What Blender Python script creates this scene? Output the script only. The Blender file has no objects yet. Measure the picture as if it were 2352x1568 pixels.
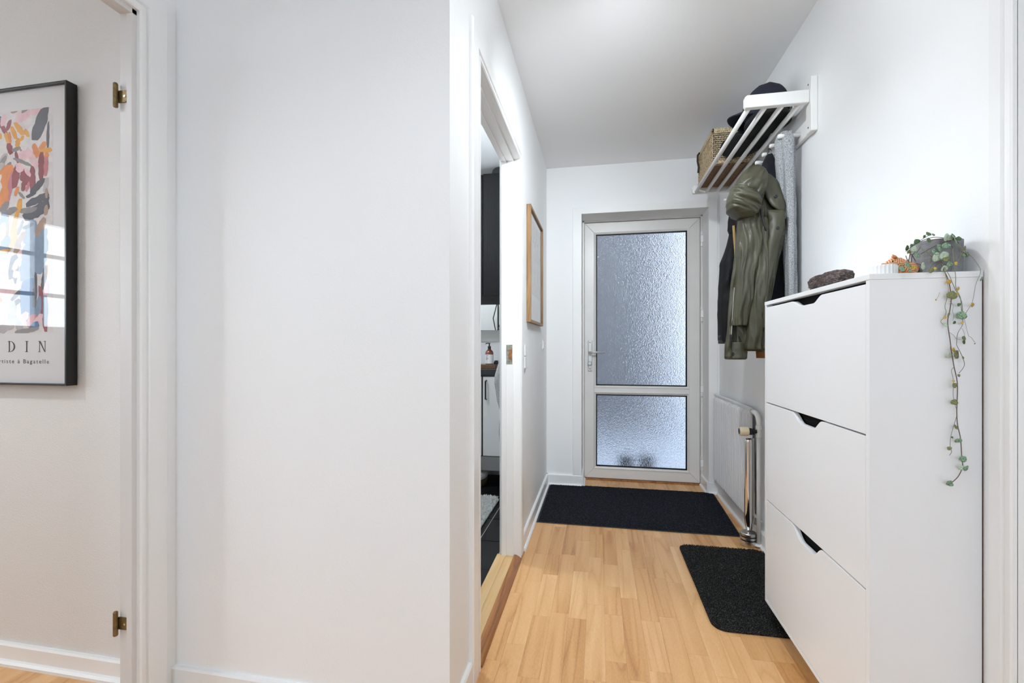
import bpy, bmesh, math, random
from mathutils import Vector, Matrix, noise

# ---------------------------------------------------------------- camera, world, light, exposure
S = bpy.context.scene
COL = S.collection
FPX = 1045.3                                    # focal length in pixels of the 2352 px wide frame
TH = math.atan2(199.0, FPX)                     # the camera looks 10.8 degrees left of the corridor
CAMH = 1.10
cam_d = bpy.data.cameras.new('camera'); cam = bpy.data.objects.new('camera', cam_d); COL.objects.link(cam)
cam.location = (0, 0, CAMH); cam.rotation_euler = (math.pi / 2, 0, TH)
cam_d.sensor_width = 36.0; cam_d.lens = 36.0 * FPX / 2352.0; cam_d.shift_y = 13.0 / 2352.0
cam_d.clip_start = 0.02; cam_d.clip_end = 200
S.camera = cam
vs = S.view_settings
vs.view_transform = 'Standard'; vs.look = 'None'; vs.gamma = 1.0; vs.use_curve_mapping = False
vs.exposure = 0.96
S.cycles.max_bounces = 8; S.cycles.diffuse_bounces = 5; S.cycles.glossy_bounces = 4
S.cycles.transmission_bounces = 8; S.cycles.transparent_max_bounces = 12
S.cycles.use_denoising = True; S.cycles.use_adaptive_sampling = True; S.cycles.adaptive_threshold = 0.06; S.cycles.adaptive_min_samples = 16; S.cycles.use_light_tree = False
S.cycles.caustics_reflective = False; S.cycles.caustics_refractive = False
S.cycles.sample_clamp_indirect = 6.0

W = bpy.data.worlds.new('overcast_sky'); S.world = W; W.use_nodes = True
bgn = W.node_tree.nodes['Background']
bgn.inputs['Color'].default_value = (0.72, 0.83, 1.0, 1); bgn.inputs['Strength'].default_value = 1.05

def add_light(name, kind, loc, power, color=(1, 1, 1), rot=(0, 0, 0), parent=None, **kw):
    d = bpy.data.lights.new(name, kind); d.energy = power; d.color = color
    for k, v in kw.items(): setattr(d, k, v)
    o = bpy.data.objects.new(name, d); COL.objects.link(o); o.location = loc; o.rotation_euler = rot
    return o
# daylight through the left room window; fill light at the added hall window
WARM = (0.87, 0.945, 1.0)
add_light('window_daylight', 'AREA', (-4.36, -0.35, 1.66), 22, (0.82, 0.92, 1.0), (0, -math.pi / 2, 0), shape='RECTANGLE', size=1.05, size_y=1.35)
add_light('window_daylight', 'AREA', (-0.2, -3.76, 1.5), 36, (0.66, 0.84, 1.0), (math.pi / 2, 0, 0), shape='RECTANGLE', size=1.8, size_y=1.6)

# ---------------------------------------------------------------- helpers
def hexc(h):
    h = h.lstrip('#'); c = [int(h[i:i + 2], 16) / 255 for i in (0, 2, 4)]
    return tuple(((x / 12.92) if x <= 0.04045 else ((x + 0.055) / 1.055) ** 2.4) for x in c)

def at(px, py, Y):
    """world point on the plane y = Y seen at that pixel of the 2352 x 1568 frame"""
    a = (px - 1176) / FPX; b = (797 - py) / FPX
    x = -math.sin(TH) + a * math.cos(TH); y = math.cos(TH) + a * math.sin(TH)
    t = Y / y
    return Vector((x * t, Y, CAMH + b * t))

class MB:
    def __init__(s): s.v = []; s.f = []; s.m = []; s.cur = 0
    def add(s, vs, fs):
        n = len(s.v); s.v += [tuple(p) for p in vs]
        s.f += [tuple(i + n for i in f) for f in fs]; s.m += [s.cur] * len(fs); return s
    def box(s, x0, y0, z0, x1, y1, z1):
        if x0 > x1: x0, x1 = x1, x0
        if y0 > y1: y0, y1 = y1, y0
        if z0 > z1: z0, z1 = z1, z0
        return s.add([(x0, y0, z0), (x1, y0, z0), (x1, y1, z0), (x0, y1, z0), (x0, y0, z1), (x1, y0, z1), (x1, y1, z1), (x0, y1, z1)],
                     [(0, 3, 2, 1), (4, 5, 6, 7), (0, 1, 5, 4), (1, 2, 6, 5), (2, 3, 7, 6), (3, 0, 4, 7)])
    def hexa(s, a, b):
        """two quads (4 corners each) joined into a solid"""
        return s.add(list(a) + list(b), [(0, 3, 2, 1), (4, 5, 6, 7), (0, 1, 5, 4), (1, 2, 6, 5), (2, 3, 7, 6), (3, 0, 4, 7)])
    def prism(s, poly, axis, a, b):
        """poly: 2-D outline; axis x: (y,z), y: (x,z), z: (x,y)"""
        def P(p, t):
            return {'x': (t, p[0], p[1]), 'y': (p[0], t, p[1]), 'z': (p[0], p[1], t)}[axis]
        n = len(poly); vs = [P(p, a) for p in poly] + [P(p, b) for p in poly]
        fs = [tuple(range(n)), tuple(range(2 * n - 1, n - 1, -1))] + [(i, i + n, (i + 1) % n + n, (i + 1) % n) for i in range(n)]
        return s.add(vs, fs)
    def tube(s, pts, r, n=8, cap=True):
        pts = [Vector(p) for p in pts]; rs = r if isinstance(r, (list, tuple)) else [r] * len(pts)
        base = len(s.v); up = None
        for i, p in enumerate(pts):
            d = (pts[min(i + 1, len(pts) - 1)] - pts[max(i - 1, 0)])
            if d.length < 1e-9: d = Vector((0, 0, 1))
            d.normalize()
            if up is None: up = Vector((0, 0, 1)) if abs(d.z) < 0.9 else Vector((1, 0, 0))
            a = d.cross(up)
            if a.length < 1e-6: a = d.cross(Vector((0.3, 1, 0.2)))
            a.normalize(); b = a.cross(d).normalized(); up = b
            for k in range(n):
                t = 2 * math.pi * k / n
                s.v.append(tuple(p + (a * math.cos(t) + b * math.sin(t)) * rs[i]))
        for i in range(len(pts) - 1):
            for k in range(n):
                q = base + i * n
                s.f.append((q + k, q + (k + 1) % n, q + n + (k + 1) % n, q + n + k)); s.m.append(s.cur)
        if cap:
            s.f.append(tuple(base + k for k in range(n))[::-1]); s.m.append(s.cur)
            e = base + (len(pts) - 1) * n; s.f.append(tuple(e + k for k in range(n))); s.m.append(s.cur)
        return s
    def lathe(s, prof, c, n=24, axis='z'):
        """prof: (radius, height) pairs around the axis through c"""
        base = len(s.v)
        for (r, h) in prof:
            for k in range(n):
                t = 2 * math.pi * k / n; u, w = r * math.cos(t), r * math.sin(t)
                o = {'z': (u, w, h), 'x': (h, u, w), 'y': (u, h, w)}[axis]
                s.v.append((c[0] + o[0], c[1] + o[1], c[2] + o[2]))
        for i in range(len(prof) - 1):
            for k in range(n):
                q = base + i * n
                s.f.append((q + k, q + (k + 1) % n, q + n + (k + 1) % n, q + n + k)); s.m.append(s.cur)
        s.f.append(tuple(base + k for k in range(n))[::-1]); s.m.append(s.cur)
        e = base + (len(prof) - 1) * n; s.f.append(tuple(e + k for k in range(n))); s.m.append(s.cur)
        return s
    def loft(s, rings, cap=True):
        base = len(s.v); n = len(rings[0])
        for r in rings: s.v += [tuple(p) for p in r]
        for i in range(len(rings) - 1):
            for k in range(n):
                q = base + i * n
                s.f.append((q + k, q + (k + 1) % n, q + n + (k + 1) % n, q + n + k)); s.m.append(s.cur)
        if cap:
            s.f.append(tuple(base + k for k in range(n))[::-1]); s.m.append(s.cur)
            e = base + (len(rings) - 1) * n; s.f.append(tuple(e + k for k in range(n))); s.m.append(s.cur)
        return s
    def grid(s, fn, nu, nv):
        base = len(s.v)
        for i in range(nu + 1):
            for j in range(nv + 1): s.v.append(tuple(fn(i / nu, j / nv)))
        for i in range(nu):
            for j in range(nv):
                q = base + i * (nv + 1) + j
                s.f.append((q, q + nv + 1, q + nv + 2, q + 1)); s.m.append(s.cur)
        return s

ORG = {}
def mesh_of(name, mb, mats, org, smooth=False, fix=True):
    me = bpy.data.meshes.new(name)
    me.from_pydata([(p[0] - org[0], p[1] - org[1], p[2] - org[2]) for p in mb.v], [], mb.f)
    for m in (mats if isinstance(mats, (list, tuple)) else [mats]): me.materials.append(m)
    if any(mb.m): me.polygons.foreach_set('material_index', mb.m)
    if fix:
        bm = bmesh.new(); bm.from_mesh(me); bmesh.ops.recalc_face_normals(bm, faces=bm.faces); bm.to_mesh(me); bm.free()
    if smooth: me.polygons.foreach_set('use_smooth', [True] * len(me.polygons))
    me.update(); return me

def obj(name, mb, mats, parent=None, bevel=0, smooth=False, sub=0, thick=0, fix=True, seg=2):
    xs = [p[0] for p in mb.v]; ys = [p[1] for p in mb.v]; zs = [p[2] for p in mb.v]
    org = Vector(((min(xs) + max(xs)) / 2, (min(ys) + max(ys)) / 2, min(zs)))
    o = bpy.data.objects.new(name, mesh_of(name, mb, mats, org, smooth, fix)); COL.objects.link(o)
    ORG[o.name] = org
    o.location = org - (ORG[parent.name] if parent else Vector((0, 0, 0)))
    if parent: o.parent = parent
    if thick:
        m = o.modifiers.new('thickness', 'SOLIDIFY'); m.thickness = thick; m.offset = 0
    if bevel:
        m = o.modifiers.new('edge', 'BEVEL'); m.width = bevel; m.segments = seg; m.limit_method = 'ANGLE'; m.angle_limit = math.radians(40)
        m.harden_normals = False
    if sub:
        m = o.modifiers.new('smooth', 'SUBSURF'); m.levels = sub; m.render_levels = sub
    return o

def thing(name, loc, label, cat, group=None):
    o = bpy.data.objects.new(name, None); COL.objects.link(o); o.location = loc; o.empty_display_size = 0.1
    ORG[o.name] = Vector(loc); o['label'] = label; o['category'] = cat
    if group: o['group'] = group
    return o

def tag(o, label, cat, group=None):
    o['label'] = label; o['category'] = cat
    if group: o['group'] = group
    return o

def struct(o, label, cat=None):
    o['kind'] = 'structure'; o['label'] = label
    o['category'] = cat or o.name.split('_')[0].split('.')[0]
    return o

# ---------------------------------------------------------------- materials
def mat(name, col, rough=0.5, metal=0.0, bump=0.0, bscale=60.0, var=0.0, vscale=8.0, spec=0.5, coat=0.0, stretch=(1, 1, 1), sheen=0.0, detail=3.0, emit=0.0):
    m = bpy.data.materials.new(name); m.use_nodes = True; nt = m.node_tree; p = nt.nodes['Principled BSDF']
    if isinstance(col, str): col = hexc(col)
    p.inputs['Base Color'].default_value = (*col, 1); p.inputs['Roughness'].default_value = rough
    p.inputs['Metallic'].default_value = metal; p.inputs['Specular IOR Level'].default_value = spec
    p.inputs['Coat Weight'].default_value = coat; p.inputs['Sheen Weight'].default_value = sheen
    geo = nt.nodes.new('ShaderNodeNewGeometry'); mp = nt.nodes.new('ShaderNodeMapping'); mp.inputs['Scale'].default_value = stretch
    nt.links.new(geo.outputs['Position'], mp.inputs['Vector'])
    if var:
        n = nt.nodes.new('ShaderNodeTexNoise'); n.inputs['Scale'].default_value = vscale; n.inputs['Detail'].default_value = 4
        nt.links.new(mp.outputs[0], n.inputs['Vector'])
        r = nt.nodes.new('ShaderNodeMapRange'); r.inputs['From Min'].default_value = 0.3; r.inputs['From Max'].default_value = 0.7
        r.inputs['To Min'].default_value = 1 - var; r.inputs['To Max'].default_value = 1 + var
        nt.links.new(n.outputs['Fac'], r.inputs['Value'])
        h = nt.nodes.new('ShaderNodeHueSaturation'); h.inputs['Color'].default_value = (*col, 1)
        nt.links.new(r.outputs[0], h.inputs['Value']); nt.links.new(h.outputs[0], p.inputs['Base Color'])
    if bump:
        n = nt.nodes.new('ShaderNodeTexNoise'); n.inputs['Scale'].default_value = bscale; n.inputs['Detail'].default_value = detail
        nt.links.new(mp.outputs[0], n.inputs['Vector'])
        b = nt.nodes.new('ShaderNodeBump'); b.inputs['Strength'].default_value = bump; b.inputs['Distance'].default_value = 0.004
        nt.links.new(n.outputs['Fac'], b.inputs['Height']); nt.links.new(b.outputs[0], p.inputs['Normal'])
    return m

def speckle(name, cols, scale, rough=0.9, bump=0.5, spec=0.2, stops=None, sheen=0.0, distort=0.0, stretch=(1, 1, 1), kind='noise'):
    m = bpy.data.materials.new(name); m.use_nodes = True; nt = m.node_tree; p = nt.nodes['Principled BSDF']
    p.inputs['Roughness'].default_value = rough; p.inputs['Specular IOR Level'].default_value = spec; p.inputs['Sheen Weight'].default_value = sheen
    geo = nt.nodes.new('ShaderNodeNewGeometry'); mp = nt.nodes.new('ShaderNodeMapping'); mp.inputs['Scale'].default_value = stretch
    nt.links.new(geo.outputs['Position'], mp.inputs['Vector'])
    n = nt.nodes.new('ShaderNodeTexNoise'); n.inputs['Scale'].default_value = scale; n.inputs['Detail'].default_value = 3; n.inputs['Distortion'].default_value = distort
    nt.links.new(mp.outputs[0], n.inputs['Vector'])
    cr = nt.nodes.new('ShaderNodeValToRGB'); els = cr.color_ramp.elements
    k = len(cols); stops = stops or [0.35 + 0.3 * i / max(1, k - 1) for i in range(k)]
    while len(els) < k: els.new(0.5)
    for e, st, c in zip(els, stops, cols): e.position = st; e.color = (*(hexc(c) if isinstance(c, str) else c), 1)
    nt.links.new(n.outputs['Fac'], cr.inputs['Fac']); nt.links.new(cr.outputs[0], p.inputs['Base Color'])
    b = nt.nodes.new('ShaderNodeBump'); b.inputs['Strength'].default_value = bump; b.inputs['Distance'].default_value = 0.004
    nt.links.new(n.outputs['Fac'], b.inputs['Height']); nt.links.new(b.outputs[0], p.inputs['Normal'])
    return m

def wood(name, cols, rough=0.42, scale=30.0, stretch=(1, 0.06, 1), per_object=True, fleck=0.25, coat=0.1, rndamt=0.55, bump=0.08):
    """long-grained wood; every board takes its own tone and its own piece of the grain"""
    m = bpy.data.materials.new(name); m.use_nodes = True; nt = m.node_tree; L = nt.links; p = nt.nodes['Principled BSDF']
    p.inputs['Roughness'].default_value = rough; p.inputs['Coat Weight'].default_value = coat; p.inputs['Coat Roughness'].default_value = 0.25
    N = nt.nodes.new
    geo = N('ShaderNodeNewGeometry'); oi = N('ShaderNodeObjectInfo')
    off = N('ShaderNodeVectorMath'); off.operation = 'SCALE'; off.inputs[0].default_value = (17.0, 29.0, 11.0)
    L.new(oi.outputs['Random'], off.inputs['Scale'])
    ad = N('ShaderNodeVectorMath'); ad.operation = 'ADD'; L.new(geo.outputs['Position'], ad.inputs[0]); L.new(off.outputs[0], ad.inputs[1])
    mp = N('ShaderNodeMapping'); mp.inputs['Scale'].default_value = stretch; L.new(ad.outputs[0], mp.inputs['Vector'])
    n1 = N('ShaderNodeTexNoise'); n1.inputs['Scale'].default_value = scale; n1.inputs['Detail'].default_value = 5; n1.inputs['Distortion'].default_value = 0.6
    L.new(mp.outputs[0], n1.inputs['Vector'])
    # cathedral figure: contour bands of a slow noise
    n2 = N('ShaderNodeTexNoise'); n2.inputs['Scale'].default_value = scale * 0.28; n2.inputs['Detail'].default_value = 1.0
    L.new(mp.outputs[0], n2.inputs['Vector'])
    mu = N('ShaderNodeMath'); mu.operation = 'MULTIPLY'; mu.inputs[1].default_value = 17.0; L.new(n2.outputs['Fac'], mu.inputs[0])
    fr = N('ShaderNodeMath'); fr.operation = 'PINGPONG'; fr.inputs[1].default_value = 1.0; L.new(mu.outputs[0], fr.inputs[0])
    pw = N('ShaderNodeMath'); pw.operation = 'POWER'; pw.inputs[1].default_value = 5.0; L.new(fr.outputs[0], pw.inputs[0])
    # fine flecks
    mp2 = N('ShaderNodeMapping'); mp2.inputs['Scale'].default_value = (stretch[0] * 1.0, stretch[1] * 3.0 if stretch[1] < 1 else stretch[1], stretch[2])
    L.new(ad.outputs[0], mp2.inputs['Vector'])
    n3 = N('ShaderNodeTexNoise'); n3.inputs['Scale'].default_value = scale * 14; n3.inputs['Detail'].default_value = 2
    L.new(mp2.outputs[0], n3.inputs['Vector'])
    s1 = N('ShaderNodeMath'); s1.operation = 'MULTIPLY'; s1.inputs[1].default_value = -0.26; L.new(pw.outputs[0], s1.inputs[0])
    s2 = N('ShaderNodeMath'); s2.operation = 'MULTIPLY'; s2.inputs[1].default_value = 0.75; L.new(n1.outputs['Fac'], s2.inputs[0])
    s3 = N('ShaderNodeMath'); s3.operation = 'MULTIPLY'; s3.inputs[1].default_value = fleck; L.new(n3.outputs['Fac'], s3.inputs[0])
    s4 = N('ShaderNodeMath'); s4.operation = 'MULTIPLY'; s4.inputs[1].default_value = rndamt if per_object else 0; L.new(oi.outputs['Random'], s4.inputs[0])
    a = N('ShaderNodeMath'); L.new(s1.outputs[0], a.inputs[0]); L.new(s2.outputs[0], a.inputs[1])
    b_ = N('ShaderNodeMath'); L.new(a.outputs[0], b_.inputs[0]); L.new(s3.outputs[0], b_.inputs[1])
    c = N('ShaderNodeMath'); L.new(b_.outputs[0], c.inputs[0]); L.new(s4.outputs[0], c.inputs[1])
    mr = N('ShaderNodeMapRange'); mr.inputs['From Min'].default_value = 0.22; mr.inputs['From Max'].default_value = 0.58 + fleck * 0.5 + (rndamt if per_object else 0) * 0.9
    L.new(c.outputs[0], mr.inputs['Value'])
    cr = N('ShaderNodeValToRGB'); els = cr.color_ramp.elements
    while len(els) < len(cols): els.new(0.5)
    for i, (e, cc) in enumerate(zip(els, cols)): e.position = i / (len(cols) - 1); e.color = (*hexc(cc), 1)
    L.new(mr.outputs[0], cr.inputs['Fac']); L.new(cr.outputs[0], p.inputs['Base Color'])
    bp = N('ShaderNodeBump'); bp.inputs['Strength'].default_value = bump; bp.inputs['Distance'].default_value = 0.002
    L.new(n3.outputs['Fac'], bp.inputs['Height']); L.new(bp.outputs[0], p.inputs['Normal'])
    return m

M = {}
M['wall'] = mat('wall_paint', (0.905, 0.91, 0.915), 0.55, bump=0.10, bscale=170, spec=0.35, detail=1.0)
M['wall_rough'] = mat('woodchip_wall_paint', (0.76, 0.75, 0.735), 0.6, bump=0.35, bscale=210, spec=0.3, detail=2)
M['wall_blue'] = mat('bathroom_paint', (0.78, 0.79, 0.80), 0.6, bump=0.05, bscale=150)
M['ceil'] = mat('ceiling_paint', (0.92, 0.925, 0.93), 0.8, bump=0.05, bscale=120, spec=0.2, detail=1.0)
M['trim'] = mat('white_gloss_trim', (0.88, 0.88, 0.875), 0.32, bump=0.03, bscale=90, stretch=(1, 1, 0.15))
M['jamb'] = mat('greyish_jamb_paint', (0.70, 0.68, 0.665), 0.4, bump=0.10, bscale=200, stretch=(1, 1, 0.05))  # greyer than the other white trim
M['upvc'] = mat('cream_upvc', (0.78, 0.765, 0.74), 0.3, var=0.015)
M['gasket'] = mat('black_rubber_gasket', (0.006, 0.006, 0.007), 0.6)
M['dark'] = mat('dark_gap', (0.02, 0.018, 0.016), 0.8)
M['steel'] = mat('brushed_steel', (0.62, 0.61, 0.60), 0.28, metal=1.0, bump=0.04, bscale=200, stretch=(1, 1, 6))
M['chrome'] = mat('polished_steel', (0.72, 0.70, 0.68), 0.09, metal=1.0)
M['handle'] = mat('satin_aluminium', (0.55, 0.545, 0.53), 0.42, metal=0.6)
M['brass'] = mat('tarnished_brass', (0.23, 0.165, 0.075), 0.42, metal=0.75, var=0.25, vscale=90)
M['cab'] = mat('white_foil_board', (0.86, 0.865, 0.875), 0.38, bump=0.02, bscale=240)
M['cab_edge'] = mat('white_edge_band', (0.82, 0.82, 0.825), 0.35)
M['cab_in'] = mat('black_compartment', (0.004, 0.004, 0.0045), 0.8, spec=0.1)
M['cab_back'] = mat('brown_hardboard', (0.10, 0.06, 0.05), 0.8)
M['rack'] = mat('white_lacquered_wood', (0.83, 0.825, 0.805), 0.38, bump=0.10, bscale=120, stretch=(0.1, 1, 1))
M['rad'] = mat('white_radiator_enamel', (0.82, 0.825, 0.83), 0.35)
M['pipe'] = mat('white_painted_pipe', (0.80, 0.80, 0.80), 0.4, bump=0.15, bscale=60)
M['cream'] = mat('cream_plastic', (0.74, 0.62, 0.42), 0.45)
M['blk_pl'] = mat('black_plastic', (0.012, 0.012, 0.014), 0.35)
M['wht_pl'] = mat('white_switch_plastic', (0.80, 0.80, 0.80), 0.35)
M['mat_black'] = speckle('black_pile_mat', ['#191a1f', '#2d2f36', '#575a63'], 300, rough=1.0, bump=1.0, spec=0.05, stops=[0.35, 0.55, 0.75])
M['mat_grey'] = speckle('charcoal_coir_mat', ['#1e1e1e', '#3c3c3c', '#85837f'], 260, rough=1.0, bump=1.0, spec=0.05, stops=[0.35, 0.55, 0.78])
M['mat_edge'] = mat('mat_rubber_edge', (0.03, 0.032, 0.036), 0.7)
M['beech'] = wood('beech_parquet', ['#b27a44', '#cc935a', '#dba76d', '#e6b47c', '#eec48f'], rough=0.34, scale=26, fleck=0.42, rndamt=0.42)
M['beech_base'] = wood('beech_parquet_plain', ['#9a6a3a', '#c79459', '#d8a872'], rough=0.4, per_object=False)
M['oak_sill'] = wood('pale_oak_sill', ['#c39a63', '#d3ad78', '#dfbf8e'], rough=0.4, scale=34, per_object=False)
M['oak_dark'] = wood('dark_oak_strip', ['#74431c', '#98602f', '#b47a42'], rough=0.45, scale=40, per_object=False, fleck=0.4)
M['oak_frame'] = wood('light_oak_frame', ['#7d5c38', '#94714a', '#a8845a'], rough=0.6, scale=60, stretch=(1, 1, 0.08), per_object=False)
M['tile'] = mat('black_floor_tile', (0.007, 0.0073, 0.008), 0.4, spec=0.3, var=0.15, vscale=25, bump=0.04, bscale=80)
M['grout'] = mat('pale_grout', (0.55, 0.55, 0.54), 0.9)
M['tile_wall'] = mat('light_grey_wall_tile', (0.58, 0.58, 0.57), 0.3)
M['blackwood'] = mat('black_stained_wood', (0.006, 0.0065, 0.007), 0.6, spec=0.2, bump=0.5, bscale=60, stretch=(1, 1, 0.06))
M['mirror'] = mat('mirror_silver', (0.86, 0.87, 0.87), 0.015, metal=1.0)
M['counter'] = mat('black_worktop', (0.025, 0.026, 0.028), 0.35)
M['van'] = mat('white_vanity_front', (0.70, 0.70, 0.695), 0.4)
M['plinth'] = mat('grey_plinth', (0.22, 0.22, 0.225), 0.5)
M['amber'] = mat('amber_bottle', (0.16, 0.035, 0.012), 0.12, coat=0.6)
M['paper'] = mat('white_paper_label', (0.82, 0.82, 0.82), 0.6)
M['ink'] = mat('black_ink', (0.03, 0.03, 0.032), 0.7)
M['walnut'] = wood('walnut_tray', ['#3f2a1a', '#5e4128', '#7a5a3a'], rough=0.5, stretch=(0.06, 1, 1), per_object=False)
M['towel'] = speckle('grey_terry_towel', ['#8d8e8f', '#a8a9a9', '#c4c5c4'], 260, rough=1, bump=0.8)
M['fluff'] = speckle('white_fluffy_pile', ['#bdbdbb', '#dededc', '#f0f0ee'], 180, rough=1, bump=1.0, sheen=0.3)
M['wicker_br'] = mat('brown_felt', (0.10, 0.065, 0.035), 0.9, var=0.2)
def mk_glass(name, tint, rough, bumpstr, bscale, stretch):
    m = bpy.data.materials.new(name); m.use_nodes = True; nt = m.node_tree; p = nt.nodes['Principled BSDF']
    p.inputs['Base Color'].default_value = (*tint, 1); p.inputs['Roughness'].default_value = rough
    p.inputs['Transmission Weight'].default_value = 1.0; p.inputs['IOR'].default_value = 1.45
    tc = nt.nodes.new('ShaderNodeNewGeometry'); mp = nt.nodes.new('ShaderNodeMapping'); mp.inputs['Scale'].default_value = stretch
    nt.links.new(tc.outputs['Position'], mp.inputs['Vector'])
    n = nt.nodes.new('ShaderNodeTexNoise'); n.inputs['Scale'].default_value = bscale; n.inputs['Detail'].default_value = 2; n.inputs['Distortion'].default_value = 1.4
    nt.links.new(mp.outputs[0], n.inputs['Vector'])
    b = nt.nodes.new('ShaderNodeBump'); b.inputs['Strength'].default_value = bumpstr; b.inputs['Distance'].default_value = 0.01
    nt.links.new(n.outputs['Fac'], b.inputs['Height']); nt.links.new(b.outputs[0], p.inputs['Normal'])
    return m
M['obscure'] = mk_glass('obscured_door_glass', (0.88, 0.90, 0.92), 0.12, 0.48, 88, (1, 1, 0.75))
def mk_clear(name):
    m = bpy.data.materials.new(name); m.use_nodes = True; nt = m.node_tree; nt.nodes.remove(nt.nodes['Principled BSDF'])
    out = nt.nodes['Material Output']; t = nt.nodes.new('ShaderNodeBsdfTransparent'); g = nt.nodes.new('ShaderNodeBsdfGlossy')
    g.inputs['Roughness'].default_value = 0.01; f = nt.nodes.new('ShaderNodeLayerWeight')
    pw = nt.nodes.new('ShaderNodeMath'); pw.operation = 'POWER'; pw.inputs[1].default_value = 5.0; nt.links.new(f.outputs['Facing'], pw.inputs[0])
    ma = nt.nodes.new('ShaderNodeMath'); ma.operation = 'MULTIPLY_ADD'; ma.inputs[1].default_value = 0.8; ma.inputs[2].default_value = 0.02; nt.links.new(pw.outputs[0], ma.inputs[0])
    mx = nt.nodes.new('ShaderNodeMixShader'); nt.links.new(ma.outputs[0], mx.inputs[0]); nt.links.new(t.outputs[0], mx.inputs[1]); nt.links.new(g.outputs[0], mx.inputs[2])
    nt.links.new(mx.outputs[0], out.inputs['Surface']); return m
M['clear'] = mk_clear('picture_glass')
# ---------------------------------------------------------------- the place: walls, floor, ceiling
XL, XR, YE, YD, YM, XH, CE = -0.41, 0.888, 3.64, 3.86, 1.22, -1.32, 2.53
YP = 1.237                                           # picture wall in the left room
YB = 3.84                                            # far bathroom wall
w = MB().box(XH, YM, 0, XL, YM + 0.10, CE)
struct(obj('wall_front', w, M['wall']), 'smooth white hall wall facing the camera beside the corridor', 'wall')
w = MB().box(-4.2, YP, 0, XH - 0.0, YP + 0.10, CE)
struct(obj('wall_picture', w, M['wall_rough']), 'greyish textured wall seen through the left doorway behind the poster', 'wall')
OY0, OY1, OZ = 1.496, 2.333, 2.085                   # bathroom doorway
w = MB().box(XL - 0.10, YM + 0.10, 0, XL, OY0, CE).box(XL - 0.10, OY1, 0, XL, YB, CE).box(XL - 0.10, OY0, OZ, XL, OY1, CE)
struct(obj('wall_left', w, M['wall']), 'white left corridor wall with the bathroom doorway', 'wall')
DX0, DX1, DZ = -0.132, 0.811, 2.15                   # outer door opening
w = MB().box(XL, YE, 0, DX0, YE + 0.30, CE).box(DX1, YE, 0, XR + 0.12, YE + 0.30, CE).box(DX0, YE, DZ, DX1, YE + 0.30, CE)
struct(obj('wall_end', w, M['wall']), 'white end wall around the glazed outer door', 'wall')
RY0, RY1, RZ = 0.32, 1.175, 2.085
w = MB().box(XR, -3.6, 0, XR + 0.12, RY0, CE).box(XR, RY1, 0, XR + 0.12, YE, CE).box(XR, RY0, RZ, XR + 0.12, RY1, CE)
struct(obj('wall_right', w, M['wall']), 'white right corridor wall behind the coats and shoe cabinet', 'wall')
LY0, LY1, LZ = 0.28, 1.105, 2.085
w = MB().box(XH - 0.060, -3.6, 0, XH, LY0, CE).box(XH - 0.060, LY1, 0, XH, YM, CE).box(XH - 0.060, LY0, LZ, XH, LY1, CE)
struct(obj('wall_hall', w, M['wall']), 'white hall wall holding the open doorway at left', 'wall')
w = MB().box(-1.38, -3.7, 0, -0.95, -3.6, CE).box(0.55, -3.7, 0, XR + 0.12, -3.6, CE).box(-0.95, -3.7, 0, 0.55, -3.6, 0.85).box(-0.95, -3.7, 2.15, 0.55, -3.6, CE)
struct(obj('wall_back', w, M['wall']), 'white hall wall behind the camera, with the added fill window', 'wall')
w = MB().box(-4.3, -1.9, 0, -4.2, -0.95, CE).box(-4.3, 0.25, 0, -4.2, YP + 0.1, CE).box(-4.3, -0.95, 0, -4.2, 0.25, 1.2).box(-4.3, -0.95, 2.12, -4.2, 0.25, CE)
struct(obj('wall_window', w, M['wall']), 'white window wall of the left room', 'wall')
w = MB().box(-4.2, -2.0, 0, -1.38, -1.9, CE)
struct(obj('wall_rear', w, M['wall']), 'white rear wall of the left room', 'wall')
w = MB().box(-2.3, 1.337, 0, -2.2, YB, CE)
struct(obj('wall_bath', w, M['wall_blue']), 'white side wall of the bathroom', 'wall')
w = MB().box(-2.3, YB, 0, XL, YB + 0.1, CE)
struct(obj('wall_vanity', w, M['wall_blue']), 'pale bathroom wall behind the vanity unit', 'wall')
w = MB().box(-4.3, -3.7, CE, XR + 0.12, YE + 0.30, CE + 0.1)
struct(obj('ceiling', w, M['ceil']), 'plain white ceiling over the corridor', 'ceiling')
floor = obj('floor', MB().box(-4.3, -3.7, -0.08, XR + 0.12, YE + 0.30, -0.004), M['beech_base'])
struct(floor, 'light beech strip parquet floor', 'floor')
# single beech staves of the parquet, each a piece of its own
rnd = random.Random(7)
def staves(x0, x1, y0, y1, wst, skip=None):
    x = x0; i = 0
    while x < x1 - 0.002:
        xe = min(x + wst, x1); y = y0 - rnd.uniform(0, 0.42)
        while y < y1:
            ye = y + rnd.choice((0.23, 0.29, 0.34, 0.40, 0.46, 0.52)) * rnd.uniform(0.92, 1.08)
            a, b = max(y, y0), min(ye, y1)
            if y1 - b < 0.06: b = y1; ye = y1
            if b - a > 0.02:
                g = 0.00012
                mb = MB(); c = 0.00025
                xa, xb, ya, yb = x + g, xe - g, a + g, b - g
                mb.add([(xa, ya, -0.004), (xb, ya, -0.004), (xb, yb, -0.004), (xa, yb, -0.004), (xa, ya, -c), (xb, ya, -c), (xb, yb, -c), (xa, yb, -c),
                        (xa + c, ya + c, 0), (xb - c, ya + c, 0), (xb - c, yb - c, 0), (xa + c, yb - c, 0)],
                       [(0, 1, 5, 4), (1, 2, 6, 5), (2, 3, 7, 6), (3, 0, 4, 7), (4, 5, 9, 8), (5, 6, 10, 9), (6, 7, 11, 10), (7, 4, 8, 11), (8, 9, 10, 11)])
                obj('plank', mb, M['beech'], floor, fix=False)
            y = ye
        x = xe; i += 1
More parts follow.
